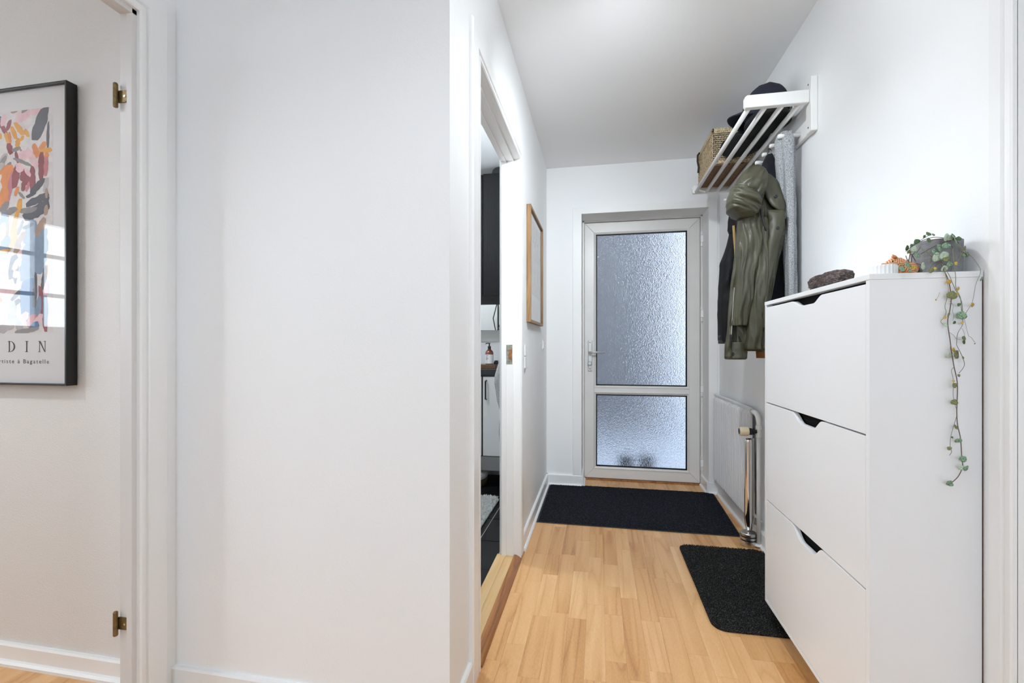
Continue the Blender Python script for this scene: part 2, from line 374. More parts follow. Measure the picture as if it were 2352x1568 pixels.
staves(XL, XR, -0.10, YD - 0.02, 0.0722)
staves(XH, XL, 0.25, YM, 0.0722)
staves(-2.42, -1.38, 0.55, YP, 0.0722)

# baseboards
def base_prof(t=0.014, h=0.088):
    return [(0, 0), (t + 0.012, 0), (t + 0.012, 0.010), (t + 0.006, 0.017), (t, 0.019), (t, h - 0.006), (t - 0.004, h), (0, h)]
def baseboard(name, lab, runs, h=0.088):
    mb = MB()
    for (ax, c, s, a, b) in runs:                     # ax: run direction, c wall coordinate, s outward sign
        pf = [(c + s * u, v) for u, v in base_prof(h=h)]
        if ax == 'x': mb.prism(pf, 'x', a, b)
        else: mb.prism(pf, 'y', a, b)
    return struct(obj(name, mb, M['trim']), lab, 'baseboard')
baseboard('baseboard_front', 'white baseboard along the hall wall facing the camera', [('x', YM, -1, XH + 0.0, XL + 0.014)], 0.095)
baseboard('baseboard_left', 'white baseboard of the left corridor wall', [('y', XL, 1, YM - 0.012, 1.411), ('y', XL, 1, 2.417, YE)])
baseboard('baseboard_end', 'white baseboard stepping around the outer door reveal',
          [('x', YE, -1, XL, DX0), ('x', YE, -1, DX1, XR), ('y', DX0, 1, YE - 0.0142, YD - 0.03), ('y', DX1, -1, YE - 0.0142, YD - 0.03)])
baseboard('baseboard_right', 'white baseboard of the right corridor wall', [('y', XR, -1, 1.235, YE)])
baseboard('baseboard_picture', 'white baseboard below the poster wall', [('x', YP, -1, -4.2, -1.38)], 0.070)

# casings and linings of the three inner doorways: a moulded architrave, mitred at the head
def casing(name, lab, plane, s, y0, y1, z1, wd=0.092, t=0.016, material='trim'):
    """architrave on a wall x = plane, standing proud towards s"""
    prof = [(0, 0), (0, t * 0.75), (0.004, t), (0.012, t), (0.015, t * 0.55), (0.024, t * 0.55), (0.028, t), (wd - 0.006, t), (wd, t * 0.6), (wd, 0)]
    mb = MB()
    def ring(fn): return [fn(a, b) for a, b in prof]
    mb.loft([ring(lambda a, b: (plane + s * b, y0 - a, 0)), ring(lambda a, b: (plane + s * b, y0 - a, z1 + a)),
             ring(lambda a, b: (plane + s * b, y1 + a, z1 + a)), ring(lambda a, b: (plane + s * b, y1 + a, 0))])
    return struct(obj(name, mb, M[material]), lab, 'trim')
casing('trim_1', 'white moulded architrave around the bathroom doorway', XL, 1, 1.506, 2.323, 2.075, wd=0.094)
casing('trim_2', 'white moulded architrave around the left doorway', XH, 1, 0.29, 1.095, 2.075, wd=0.088)
casing('trim_3', 'white architrave at the right edge beside the cabinet', XR, -1, 0.33, 1.168, 2.075, wd=0.064, t=0.012)

lin = obj('trim_4', MB().box(XL - 0.095, 1.496, 0, XL + 0.001, 1.506, 2.085).box(XL - 0.095, 2.323, 0, XL + 0.001, 2.333, 2.085).box(XL - 0.095, 1.496, 2.075, XL + 0.001, 2.333, 2.085)
          .box(XL - 0.060, 2.311, 0, XL - 0.022, 2.323, 2.075).box(XL - 0.060, 1.506, 0, XL - 0.022, 1.518, 2.075).box(XL - 0.060, 1.506, 2.063, XL - 0.022, 2.323, 2.075)
          .box(XL - 0.085, 2.305, 0, XL - 0.060, 2.323, 2.075).box(XL - 0.085, 1.506, 2.057, XL - 0.060, 2.323, 2.075), M['trim'], bevel=0.0015)
struct(lin, 'white lining of the bathroom doorway', 'trim')
st = obj('strike_plate', MB().box(XL - 0.060, 2.3098, 1.012, XL - 0.028, 2.3112, 1.112), mat('worn_strike_plate', (0.30, 0.31, 0.25), 0.5, metal=0.4, var=0.5, vscale=70), lin)
obj('latch_hole', MB().box(XL - 0.047, 2.3092, 1.036, XL - 0.031, 2.3099, 1.088), M['oak_dark'], st)

lin2 = obj('trim_5', MB().box(XH - 0.058, LY1 - 0.010, 0, XH + 0.001, LY1, 2.085).box(XH - 0.058, LY0, 0, XH + 0.001, LY0 + 0.010, 2.085).box(XH - 0.058, LY0, 2.075, XH + 0.001, LY1, 2.085)
           .box(XH - 0.018, LY1 - 0.024, 0, XH + 0.0012, LY1 - 0.008, 2.077).box(XH - 0.018, LY0, 2.061, XH + 0.0012, LY1 - 0.008, 2.077), M['jamb'], bevel=0.0015)
struct(lin2, 'greyish white jamb lining of the left doorway with two bare hinges', 'trim')
for z in (1.80, 0.262):
    h = obj('hinge', MB().prism([(XH - 0.060, z + 0.014), (XH - 0.0335, z + 0.014), (XH - 0.0305, z + 0.018), (XH - 0.0305, z + 0.046), (XH - 0.0335, z + 0.049), (XH - 0.060, z + 0.049)], 'y', LY1 - 0.0135, LY1 - 0.010), M['brass'], lin2)
    obj('knuckle', MB().lathe([(0.0052, -0.002), (0.0062, 0), (0.0062, 0.066), (0.0045, 0.069)], (XH - 0.0615, LY1 - 0.0195, z), 12), M['brass'], h, smooth=False)
    obj('screw', MB().lathe([(0.0032, 0), (0.0028, 0.0012)], (XH - 0.0365, LY1 - 0.0148, z + 0.031), 10, 'y'), M['steel'], h)

# right door, closed
d2 = obj('door_2', MB().box(XR + 0.03, 0.33, 0.01, XR + 0.07, 1.168, 2.075), M['trim'], bevel=0.002)
struct(d2, 'white closed door at the right edge', 'door')
struct(obj('trim_6', MB().box(XR - 0.001, 1.168, 0, XR + 0.10, 1.175, 2.085).box(XR - 0.001, 0.32, 0, XR + 0.10, 0.33, 2.085).box(XR - 0.001, 0.32, 2.075, XR + 0.10, 1.175, 2.085), M['trim']), 'white lining of the right door', 'trim')

# added fill window behind the camera, and the window of the left room
def window(name, lab, ax, c, a0, a1, z0, z1, nv, nh):
    mb = MB()
    def bar(u0, u1, v0, v1, d0=-0.03, d1=0.03):
        if ax == 'y': mb.box(u0, c + d0, v0, u1, c + d1, v1)
        else: mb.box(c + d0, u0, v0, c + d1, u1, v1)
    fw = 0.06
    bar(a0, a1, z0, z0 + fw); bar(a0, a1, z1 - fw, z1); bar(a0, a0 + fw, z0, z1); bar(a1 - fw, a1, z0, z1)
    for i in range(1, nv): u = a0 + (a1 - a0) * i / nv; bar(u - 0.03, u + 0.03, z0, z1, -0.025, 0.025)
    for i in range(1, nh): v = z0 + (z1 - z0) * i / nh; bar(a0, a1, v - 0.015, v + 0.015, -0.015, 0.015)
    o = struct(obj(name, mb, M['trim'], bevel=0.002), lab, 'window')
    g = MB()
    if ax == 'y': g.box(a0 + 0.03, c - 0.003, z0 + 0.03, a1 - 0.03, c + 0.003, z1 - 0.03)
    else: g.box(c - 0.003, a0 + 0.03, z0 + 0.03, c + 0.003, a1 - 0.03, z1 - 0.03)
    obj('pane', g, M['clear'], o)
window('fill_window', 'added white casement window behind the camera for fill light', 'y', -3.65, -0.95, 0.55, 0.85, 2.15, 2, 3)
window('window_2', 'white casement window of the left room', 'x', -4.25, -0.95, 0.25, 1.2, 2.12, 2, 3)

# ---------------------------------------------------------------- outer door
struct(obj('trim_7', MB().prism([(DX0 - 0.07, 0.088), (DX0, 0.088), (DX0, DZ - 0.0), (DX1, DZ - 0.0), (DX1, 0.088), (DX1 + 0.062, 0.088), (DX1 + 0.062, 2.205), (DX0 - 0.07, 2.205)], 'y', YE - 0.012, YE + 0.001), M['trim'], bevel=0.002),
       'flat white casing around the outer door reveal', 'trim')
fr = MB().box(DX0, YD - 0.028, 0.0, -0.117, YD + 0.06, 2.165).box(0.799, YD - 0.028, 0.0, DX1, YD + 0.06, 2.165).box(DX0, YD - 0.028, 2.139, DX1, YD + 0.06, 2.165)
frame = obj('trim_8', fr, M['upvc'], bevel=0.002); struct(frame, 'cream plastic frame of the outer door', 'trim')
door = thing('door_1', (0.341, YD, 0.01), 'cream plastic outer door with two obscured glass panes', 'door'); door['kind'] = 'structure'
LX0, LX1, LZ0, LZ1 = -0.115, 0.796, 0.012, 2.136
GX0, GX1 = -0.020, 0.698
PANES = ((0.110, 0.707), (0.783, 2.037))
g = 0.0009
# mitred stiles and rails
bx0, bx1, bz0, bz1 = GX0 - 0.017, GX1 + 0.017, 0.110 - 0.017, 2.037 + 0.017
def mitre(pts, nm='stile'): return obj(nm, MB().prism(pts, 'y', YD, YD + 0.065), M['upvc'], door, bevel=0.0012)
mitre([(LX0, LZ0), (bx0 - g, bz0 + g), (bx0 - g, bz1 - g), (LX0, LZ1)])
mitre([(LX1, LZ0), (LX1, LZ1), (bx1 + g, bz1 - g), (bx1 + g, bz0 + g)])
mitre([(LX0 + g, LZ0), (LX1 - g, LZ0), (bx1, bz0), (bx0, bz0)], 'rail')
mitre([(LX0 + g, LZ1), (bx0, bz1), (bx1, bz1), (LX1 - g, LZ1)], 'rail')
mitre([(bx0, 0.724), (bx1, 0.724), (bx1 + 0.0, 0.766), (bx0, 0.766)], 'rail')
obj('mitre_joint', MB().box(LX0 + 0.002, YD + 0.004, LZ0 + 0.002, bx0, YD + 0.05, LZ1 - 0.002).box(bx1, YD + 0.004, LZ0 + 0.002, LX1 - 0.002, YD + 0.05, LZ1 - 0.002).box(bx0, YD + 0.004, LZ0 + 0.002, bx1, YD + 0.05, bz0).box(bx0, YD + 0.004, bz1, bx1, YD + 0.05, LZ1 - 0.002), M['dark'], door)
for i, (z0, z1) in enumerate(PANES):
    bw = 0.017
    bead = MB()
    pf = [(0.0, 0.0), (bw, 0.012), (bw, 0.022), (0, 0.022)]
    def ringb(sx, sz):
        X = GX0 if sx < 0 else GX1; Z = z0 if sz < 0 else z1
        return [(X + sx * (bw - a), YD - 0.006 + b, Z + sz * (bw - a)) for a, b in pf]
    rs = [ringb(-1, -1), ringb(1, -1), ringb(1, 1), ringb(-1, 1), ringb(-1, -1)]
    bead.loft(rs, cap=False)
    obj('glazing_bead', bead, M['upvc'], door)
    gk = MB(); t = 0.008
    gk.box(GX0 - 0.001, YD + 0.002, z0 - 0.001, GX0 + t, YD + 0.018, z1 + 0.001).box(GX1 - t, YD + 0.002, z0 - 0.001, GX1 + 0.001, YD + 0.018, z1 + 0.001)
    gk.box(GX0, YD + 0.002, z0 - 0.001, GX1, YD + 0.018, z0 + t).box(GX0, YD + 0.002, z1 - t, GX1, YD + 0.018, z1 + 0.001)
    obj('gasket', gk, M['gasket'], door)
    pn = obj('glass_pane', MB().box(GX0 + 0.001, YD + 0.016, z0 + 0.001, GX1 - 0.001, YD + 0.024, z1 - 0.001), M['obscure'], door)
    pn['label'] = 'bluish obscured glass pane'
for z in (1.957, 1.363, 0.770, 0.180):
    hb = obj('hinge', MB().lathe([(0.011, -0.058), (0.011, -0.028)], (0.803, YD - 0.034, z), 12).lathe([(0.011, 0.030), (0.011, 0.058)], (0.803, YD - 0.034, z), 12), M['upvc'], door)
    obj('hinge_body', MB().box(0.793, YD - 0.046, z - 0.027, 0.814, YD - 0.028, z + 0.029), M['trim'], hb, bevel=0.003)
hx = -0.070
plate = obj('handle_plate', MB().box(hx - 0.017, YD - 0.010, 0.900, hx + 0.017, YD, 1.156), M['handle'], door, bevel=0.004)
obj('lever', MB().tube([(hx - 0.004, YD - 0.01, 1.056), (hx - 0.004, YD - 0.045, 1.056), (hx + 0.006, YD - 0.055, 1.057), (hx + 0.03, YD - 0.057, 1.058), (hx + 0.118, YD - 0.053, 1.056)], [0.009, 0.009, 0.010, 0.009, 0.007], 12), M['handle'], plate, smooth=True)
obj('thumb_turn', MB().lathe([(0.016, 0), (0.018, -0.004), (0.018, -0.018), (0.013, -0.022)], (hx - 0.002, YD - 0.010, 0.965), 20, 'y').lathe([(0.012, 0), (0.012, -0.008)], (hx, YD - 0.010, 0.945), 14, 'y'), M['handle'], plate)
for z in (1.139, 1.036, 0.919): obj('screw', MB().lathe([(0.004, 0), (0.003, -0.0015)], (hx, YD - 0.010, z), 10, 'y'), M['dark'], plate)
struct(obj('trim_9', MB().box(DX0, YD - 0.03, -0.003, DX1, YD + 0.10, 0.009), M['oak_dark'], bevel=0.001), 'dark wooden sill under the outer door', 'trim')

# outside the door: paving, a grey shed wall, two dark pots
struct(obj('terrace', MB().box(-6, YE + 0.30, -0.25, 7, 16, -0.12), mat('pale_paving', (0.66, 0.70, 0.75), 0.9, var=0.12, vscale=3)), 'pale paving outside the glazed door', 'ground')
struct(obj('wall_shed', MB().box(-2.4, 6.3, -0.15, 1.05, 6.5, 3.4), mat('grey_shed_boards', (0.20, 0.20, 0.205), 0.9, var=0.1)), 'dark grey wall dimly seen through the door glass', 'wall')
for (x, y, r, nm) in ((0.235, 4.12, 0.055, 'low dark plant pot behind the lower pane, left of two'), (0.415, 4.16, 0.06, 'low dark plant pot behind the lower pane, right of two')):
    pr = [(r * 0.75, -0.12), (r, 0.10), (r * 1.06, 0.10), (r * 1.06, 0.13), (r * 0.9, 0.13), (r * 0.8, 0.06)]
    tag(obj('plant_pot', MB().lathe(pr, (x, y, 0), 18), mat('dark_pot', (0.012, 0.014, 0.016), 0.7), smooth=False), nm, 'pot', 'dark pots outside the door')
# ---------------------------------------------------------------- shoe cabinet and what stands on it
CX0, CX1, CY0, CY1, CZ0, CZ1 = 0.650, 0.884, 1.2555, 1.967, 0.094, 1.279
cabt = thing('shoe_cabinet', (0.768, 1.611, 0.0), 'tall narrow white shoe cabinet with three tilting fronts on right wall', 'cabinet')
obj('top_panel', MB().box(CX0 - 0.001, CY0 - 0.001, 1.2650, CX1 + 0.002, CY1 + 0.001, CZ1), M['cab'], cabt, bevel=0.0008)
obj('side_panel', MB().box(CX0, CY0, CZ0, CX1, CY0 + 0.0155, 1.2648), M['cab'], cabt, bevel=0.0006)
obj('side_panel', MB().box(CX0, CY1 - 0.0155, CZ0, CX1, CY1, 1.2648), M['cab'], cabt, bevel=0.0006)
obj('bottom_panel', MB().box(CX0, CY0 + 0.0157, CZ0, CX1, CY1 - 0.0157, CZ0 + 0.012), M['cab'], cabt, bevel=0.0006)
obj('back_panel', MB().box(CX1 + 0.0002, CY0 + 0.001, CZ0, CX1 + 0.0025, CY1 - 0.001, 1.264), M['cab_back'], cabt)
obj('compartment', MB().box(CX0 + 0.022, CY0 + 0.017, CZ0 + 0.013, CX0 + 0.026, CY1 - 0.017, 1.2640), M['cab_in'], cabt)  # black sheet paints the shade seen through the handle cut-outs
obj('foot', MB().box(CX1 - 0.05, CY0 + 0.0, 0, CX1 - 0.02, CY0 + 0.015, CZ0), M['cab'], cabt)
obj('foot', MB().box(CX1 - 0.05, CY1 - 0.015, 0.0155, CX1 - 0.02, CY1, CZ0), M['cab'], cabt)
def notch(zt, dep):
    a, b, c, d = 1.712, 1.640, 1.556, 1.498
    def ease(y0, z0, y1, z1, n=7):
        return [(y0 + (y1 - y0) * i / n, z0 + (z1 - z0) * (3 * (i / n) ** 2 - 2 * (i / n) ** 3)) for i in range(n + 1)]
    return ease(d, zt, c, zt - dep) + ease(b, zt - dep, a, zt)
for (z0, z1, dep) in ((0.884, 1.2560, 0.021), (0.5015, 0.8795, 0.031), (0.109, 0.4970, 0.036)):
    ya, yb = CY0 + 0.0172, CY1 - 0.0172
    pts = [(yb, z1), (yb, z0), (ya, z0), (ya, z1)] + notch(z1, dep)
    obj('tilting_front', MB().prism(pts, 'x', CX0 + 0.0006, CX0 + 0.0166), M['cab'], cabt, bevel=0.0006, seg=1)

# bark-like chunk of petrified wood
rnd = random.Random(3)
def lump(cx, cy, cz, a, b, h, rot, n=28, rows=16, seed=1, rough=0.16):
    rings = []
    for i in range(rows + 1):
        u = -1 + 2 * i / rows; f = (1 - abs(u) ** 7) ** 0.5 if abs(u) < 1 else 0.03
        f = max(f, 0.55 if abs(u) > 0.98 else f)
        ring = []
        for k in range(n):
            t = 2 * math.pi * k / n; ct, s_ = math.cos(t), math.sin(t)
            sx = abs(ct) ** 0.6 * (1 if ct > 0 else -1); sz = abs(s_) ** 0.6 * (1 if s_ > 0 else -1)
            nn = noise.noise(Vector((u * 3 + seed, sx * 4.0, sz * 4.0))) * rough + noise.noise(Vector((u * 4, sx * 17, sz * 17 + seed))) * rough * 0.45
            y = u * a; x = sx * b * f * (1 + nn); z = max(-h, sz * h * f * (1 + nn * 0.8))
            ring.append((cx + x * math.cos(rot) - y * math.sin(rot), cy + x * math.sin(rot) + y * math.cos(rot), cz + h + z))
        rings.append(ring)
    return MB().loft(rings)
bark = speckle('petrified_bark', ['#150f0e', '#3a2c28', '#6b5a54', '#8f8580'], 90, rough=0.55, bump=0.8, spec=0.5, stops=[0.3, 0.48, 0.6, 0.75], distort=2.0, stretch=(1, 0.35, 1.6))
tag(obj('wood_chunk', lump(0.688, 1.535, CZ1, 0.096, 0.028, 0.0225, 0.05, seed=4.0, rough=0.26), bark, smooth=True), 'dark brown bark-like chunk of wood lying on cabinet top', 'ornament')

# ribbed white tealight cup
n = 64; prof = [(0.022, 0.0), (0.0275, 0.0), (0.0285, 0.003), (0.0285, 0.022), (0.0275, 0.0255), (0.0255, 0.0255), (0.0245, 0.006), (0.002, 0.006)]
cup = MB(); rings = []
for (r, h) in prof:
    rings.append([((0.7035 + (r * (1 + (0.035 if r > 0.0265 and 0.002 < h < 0.025 else 0) * math.cos(22 * 2 * math.pi * k / (22 * 6)))) * math.cos(2 * math.pi * k / 132)),
                   (1.300 + (r * (1 + (0.035 if r > 0.0265 and 0.002 < h < 0.025 else 0) * math.cos(2 * math.pi * k * 22 / 132))) * math.sin(2 * math.pi * k / 132)), CZ1 + h) for k in range(132)])
cup.loft(rings)
tag(obj('candle_cup', cup, mat('matt_white_ceramic', (0.83, 0.83, 0.82), 0.55), smooth=False), 'small white ribbed ceramic cup on cabinet corner', 'cup')

# terracotta pig
def terracotta():
    m = bpy.data.materials.new('painted_terracotta'); m.use_nodes = True; nt = m.node_tree; p = nt.nodes['Principled BSDF']; L = nt.links; N = nt.nodes.new
    p.inputs['Roughness'].default_value = 0.7
    geo = N('ShaderNodeNewGeometry'); mp = N('ShaderNodeMapping'); mp.inputs['Rotation'].default_value = (0, 0.7, 0); L.new(geo.outputs['Position'], mp.inputs['Vector'])
    sx_ = N('ShaderNodeSeparateXYZ'); L.new(mp.outputs[0], sx_.inputs[0])
    def tri(sock, f):
        m1 = N('ShaderNodeMath'); m1.operation = 'PINGPONG'; m1.inputs[1].default_value = 1 / f; L.new(sock, m1.inputs[0])
        m2 = N('ShaderNodeMath'); m2.operation = 'MULTIPLY'; m2.inputs[1].default_value = f; L.new(m1.outputs[0], m2.inputs[0]); return m2.outputs[0]
    add_ = N('ShaderNodeMath'); L.new(tri(sx_.outputs['X'], 70), add_.inputs[0]); L.new(tri(sx_.outputs['Z'], 70), add_.inputs[1])
    m3 = N('ShaderNodeMath'); m3.operation = 'MULTIPLY'; m3.inputs[1].default_value = 2.5; L.new(add_.outputs[0], m3.inputs[0])
    m4 = N('ShaderNodeMath'); m4.operation = 'FRACT'; L.new(m3.outputs[0], m4.inputs[0])
    cr = N('ShaderNodeValToRGB'); e = cr.color_ramp.elements
    e[0].position = 0.26; e[0].color = (*hexc('#efd6bd'), 1); e[1].position = 0.36; e[1].color = (*hexc('#c97a3e'), 1)
    L.new(m4.outputs[0], cr.inputs['Fac']); L.new(cr.outputs[0], p.inputs['Base Color'])
    return m
terra = terracotta(); terra_p = mat('plain_terracotta', '#cf8450', 0.7, var=0.12, vscale=120)
pig = thing('pig_figurine', (0.742, 1.300, CZ1), 'small orange terracotta pig figurine with pale incised pattern', 'figurine')
PY = 1.300
def pg(px, py): return at(px, py, PY)
path = [(2029, 610, 5.0), (2034, 610, 6.6), (2041, 607, 8.5), (2050, 603, 11.5), (2060, 604, 13.5), (2070, 610, 14.5), (2082, 615, 15.5), (2093, 618, 14.5), (2102, 620, 11), (2106, 621, 5)]
rings = []
for i, (a, b, r) in enumerate(path):
    c = pg(a, b); rr = r * 1.14 / FPX
    d = (pg(*path[min(i + 1, len(path) - 1)][:2]) - pg(*path[max(i - 1, 0)][:2])).normalized(); q = Vector((0, 1, 0)); e = d.cross(q).normalized()
    rings.append([c + q * (rr * 1.1 * math.cos(2 * math.pi * k / 18)) + e * (rr * math.sin(2 * math.pi * k / 18)) for k in range(18)])
obj('body', MB().loft(rings), terra, pig, smooth=True)
s0 = pg(2028, 610); obj('snout', MB().lathe([(0.0035, -0.003), (0.0062, -0.002), (0.0064, 0.001), (0.005, 0.003)], s0, 14, 'x'), terra_p, pig, smooth=True)
for (a, b, dy) in ((2050, 590, -0.011), (2060, 590, 0.010)):
    c = pg(a, b + 4); c.y += dy
    obj('ear', MB().loft([[c + Vector((0.006 * math.cos(t), 0.004 * math.sin(t), 0)) for t in [2 * math.pi * k / 8 for k in range(8)]],
                          [c + Vector((0.004 * math.cos(t) - 0.002, 0.003 * math.sin(t), 0.005)) for t in [2 * math.pi * k / 8 for k in range(8)]],
                          [c + Vector((0.001 * math.cos(t) - 0.006, 0.001 * math.sin(t), 0.0085)) for t in [2 * math.pi * k / 8 for k in range(8)]]]), terra_p, pig, smooth=True)
for (a, b) in ((2062, 627), (2078, 628), (2095, 628)):
    c = pg(a, b); c.y -= 0.006
    obj('leg', MB().lathe([(0.006, CZ1 - c.z), (0.0068, 0.004)], c, 10), terra_p, pig)
e_ = pg(2045, 602); e_.y -= 0.0105
obj('eye', MB().lathe([(0.0025, 0.0), (0.0018, -0.0012)], e_, 10, 'y'), M['dark'], pig)

# hanging plant in a grey pot
potc = Vector((0.826, 1.3115, CZ1))
plant = thing('trailing_plant', potc, 'string-of-hearts plant trailing from a round grey pot down cabinet side', 'plant')
pg_m = mat('grey_concrete_pot', (0.21, 0.215, 0.225), 0.75, bump=0.5, bscale=110, var=0.2, vscale=60)
obj('pot', MB().lathe([(0.044, 0), (0.0475, 0.002), (0.0495, 0.075), (0.0495, 0.081), (0.0455, 0.083), (0.044, 0.078), (0.043, 0.066), (0.001, 0.066)], potc, 40), pg_m, plant, smooth=False)
obj('soil', MB().lathe([(0.0445, 0.060), (0.040, 0.071), (0.01, 0.073)], potc, 20), mat('potting_soil', (0.02, 0.014, 0.010), 1.0), plant)
def c8(x, y): return (2000 + x / 5.227, 520 + y / 5.227)
def c7(x, y): return (2120 + x / 4.356, 780 + y / 4.356)
def vine(pts, Y0, Y1, r, m):
    n_ = len(pts); P = [at(p[0], p[1], Y0 + (Y1 - Y0) * i / max(1, n_ - 1)) for i, p in enumerate(pts)]
    out = []                                           # Catmull-Rom
    for i in range(n_ - 1):
        p0, p1, p2, p3 = P[max(i - 1, 0)], P[i], P[i + 1], P[min(i + 2, n_ - 1)]
        for k in range(4):
            t = k / 4
            out.append(0.5 * ((2 * p1) + (-p0 + p2) * t + (2 * p0 - 5 * p1 + 4 * p2 - p3) * t * t + (-p0 + 3 * p1 - 3 * p2 + p3) * t ** 3))
    out.append(P[-1])
    return obj('vine', MB().tube(out, r, 5), m, plant, smooth=True)
st_br = mat('purple_brown_stem', '#6d5a55', 0.6); st_gr = mat('olive_stem', '#8a8a62', 0.6); st_gy = mat('grey_stem', '#8f8a86', 0.6)
YV = 1.2480
vine([c8(820, 410), c8(880, 530), c8(930, 640), c8(955, 760), c8(965, 880), c8(950, 1000), c8(925, 1120), c8(930, 1220), c8(950, 1350), c8(965, 1480), c7(275, 70), c7(290, 150), c7(310, 270), c7(343, 430), c7(340, 640), c7(338, 720), c7(345, 850), c7(375, 985), c7(387, 1170), c7(395, 1270), c7(350, 1370), c7(272, 1440)], 1.2495, 1.243, 0.0010, st_br)
vine([c8(860, 450), c8(890, 550), c8(912, 640), c8(932, 750), c8(915, 860), c8(890, 960), c8(905, 1020), c8(885, 1090), c8(840, 1140), c8(890, 1195)], 1.2475, YV, 0.0006, st_gr)
vine([c8(870, 470), c8(940, 580), c8(990, 700), c8(1050, 820), c8(1090, 900), c8(1100, 1010), c8(1090, 1060), c8(1105, 1170), c8(1045, 1280), c8(1030, 1400), c7(340, 60), c7(398, 180), c7(412, 260), c7(360, 335)], 1.2465, 1.245, 0.0007, st_gy)
vine([c8(985, 265), c8(1000, 440), c8(1020, 600), c8(1022, 730), c8(1075, 850), c8(1085, 950), c8(1095, 1050)], 1.2500, 1.2445, 0.0007, st_gr)
vine([c8(1040, 190), c8(1090, 260), c8(1200, 350), c8(1300, 480), c8(1315, 560), c8(1260, 700), c8(1220, 900), c8(1140, 1040)], 1.2540, 1.243, 0.0005, st_gy)
vine([c8(1120, 1090), c8(1170, 1300), c8(1205, 1330), c8(1248, 1390)], 1.2460, 1.245, 0.0004, st_gy)
vine([c8(1095, 1220), c8(1125, 1290), c8(1118, 1345)], 1.2455, 1.245, 0.0004, st_gy)
vine([c8(945, 1270), c8(1000, 1310), c8(1030, 1350), c8(1100, 1360)], 1.2468, 1.246, 0.0004, st_gy)
vine([c8(950, 900), c8(990, 950), c8(980, 1020), c8(995, 1060), c8(985, 1140)], 1.2450, 1.245, 0.0004, st_gy)
vine([c7(310, 270), c7(285, 310), c7(305, 410), c7(302, 560), c7(320, 640), c7(340, 740), c7(310, 850), c7(280, 960), c7(272, 1060), c7(285, 1120), c7(265, 1155)], 1.2452, 1.245, 0.0006, st_gy)
vine([c8(830, 790), c8(810, 840), c8(780, 880)], 1.2480, 1.2475, 0.0003, st_gy)
# tangle around the rim
for pts in ([(420, 300), (520, 220), (640, 160), (760, 130), (900, 140), (1010, 165), (1060, 200)], [(1060, 200), (1090, 270), (1080, 360), (1030, 420)],
            [(440, 330), (560, 190), (690, 110), (680, 90), (640, 120)], [(570, 230), (700, 330), (800, 410)], [(600, 330), (740, 250), (880, 190), (960, 170)],
            [(540, 420), (480, 330), (450, 420), (420, 350)], [(460, 470), (470, 330), (520, 260)], [(700, 520), (760, 440), (850, 420)], [(540, 440), (600, 460), (640, 470)],
            [(770, 500), (800, 450), (860, 430)], [(960, 230), (985, 260), (1000, 440)], [(490, 430), (500, 340), (560, 300), (600, 240)], [(700, 170), (820, 150), (940, 160), (1010, 160)],
            [(390, 480), (420, 430), (470, 380)], [(650, 280), (760, 380), (860, 360)], [(1090, 300), (1140, 330), (1160, 360)]):
    q = rnd.uniform(1.2515, 1.2580)
    vine([c8(*p) for p in pts], q, q + 0.001, rnd.uniform(0.0006, 0.0010), rnd.choice((st_br, st_br, st_gr)))
def leaf_mesh(name, m):
    mb = MB(); O = [(0, -0.46), (0.22, -0.50), (0.44, -0.34), (0.52, -0.05), (0.40, 0.22), (0.20, 0.42), (0, 0.55)]
    out = O + [(-x, y) for x, y in O[-2:0:-1]]
    def z(x, y): return 0.16 * (x * x * 1.4 + y * y * 0.8) + 0.05
    nn = len(out); V = [(x, y, z(x, y)) for x, y in out] + [(x * 0.55, y * 0.55, z(x * .55, y * .55)) for x, y in out] + [(0, 0, 0.035)]
    Fc = [(i, (i + 1) % nn, nn + (i + 1) % nn, nn + i) for i in range(nn)] + [(nn + i, nn + (i + 1) % nn, 2 * nn) for i in range(nn)]
    k = len(V); V2 = [(x, y, zz - 0.07) for x, y, zz in V]
    Fb = [tuple(i + k for i in f[::-1]) for f in Fc] + [(i, i + k, (i + 1) % nn + k, (i + 1) % nn) for i in range(nn)]
    mb.add(V + V2, Fc + Fb)
    return mesh_of(name, mb, m, (0, 0, 0), True)
def leafmat(name, a, b):
    return speckle(name, [a, b], 420, rough=0.45, bump=0.1, spec=0.5, stops=[0.40, 0.62])
LM = {'g': leaf_mesh('leaf', leafmat('sage_leaf', '#5d7f63', '#9dbb9c')), 'p': leaf_mesh('leaf', leafmat('pale_leaf', '#a7bda3', '#cfdbc8')),
      'd': leaf_mesh('leaf', leafmat('dark_leaf', '#3f5a35', '#5f7a4c')), 'y': leaf_mesh('leaf', leafmat('yellow_leaf', '#b98d2e', '#d9bb58')), 'o': leaf_mesh('leaf', leafmat('olive_leaf', '#6d7040', '#8c9060'))}
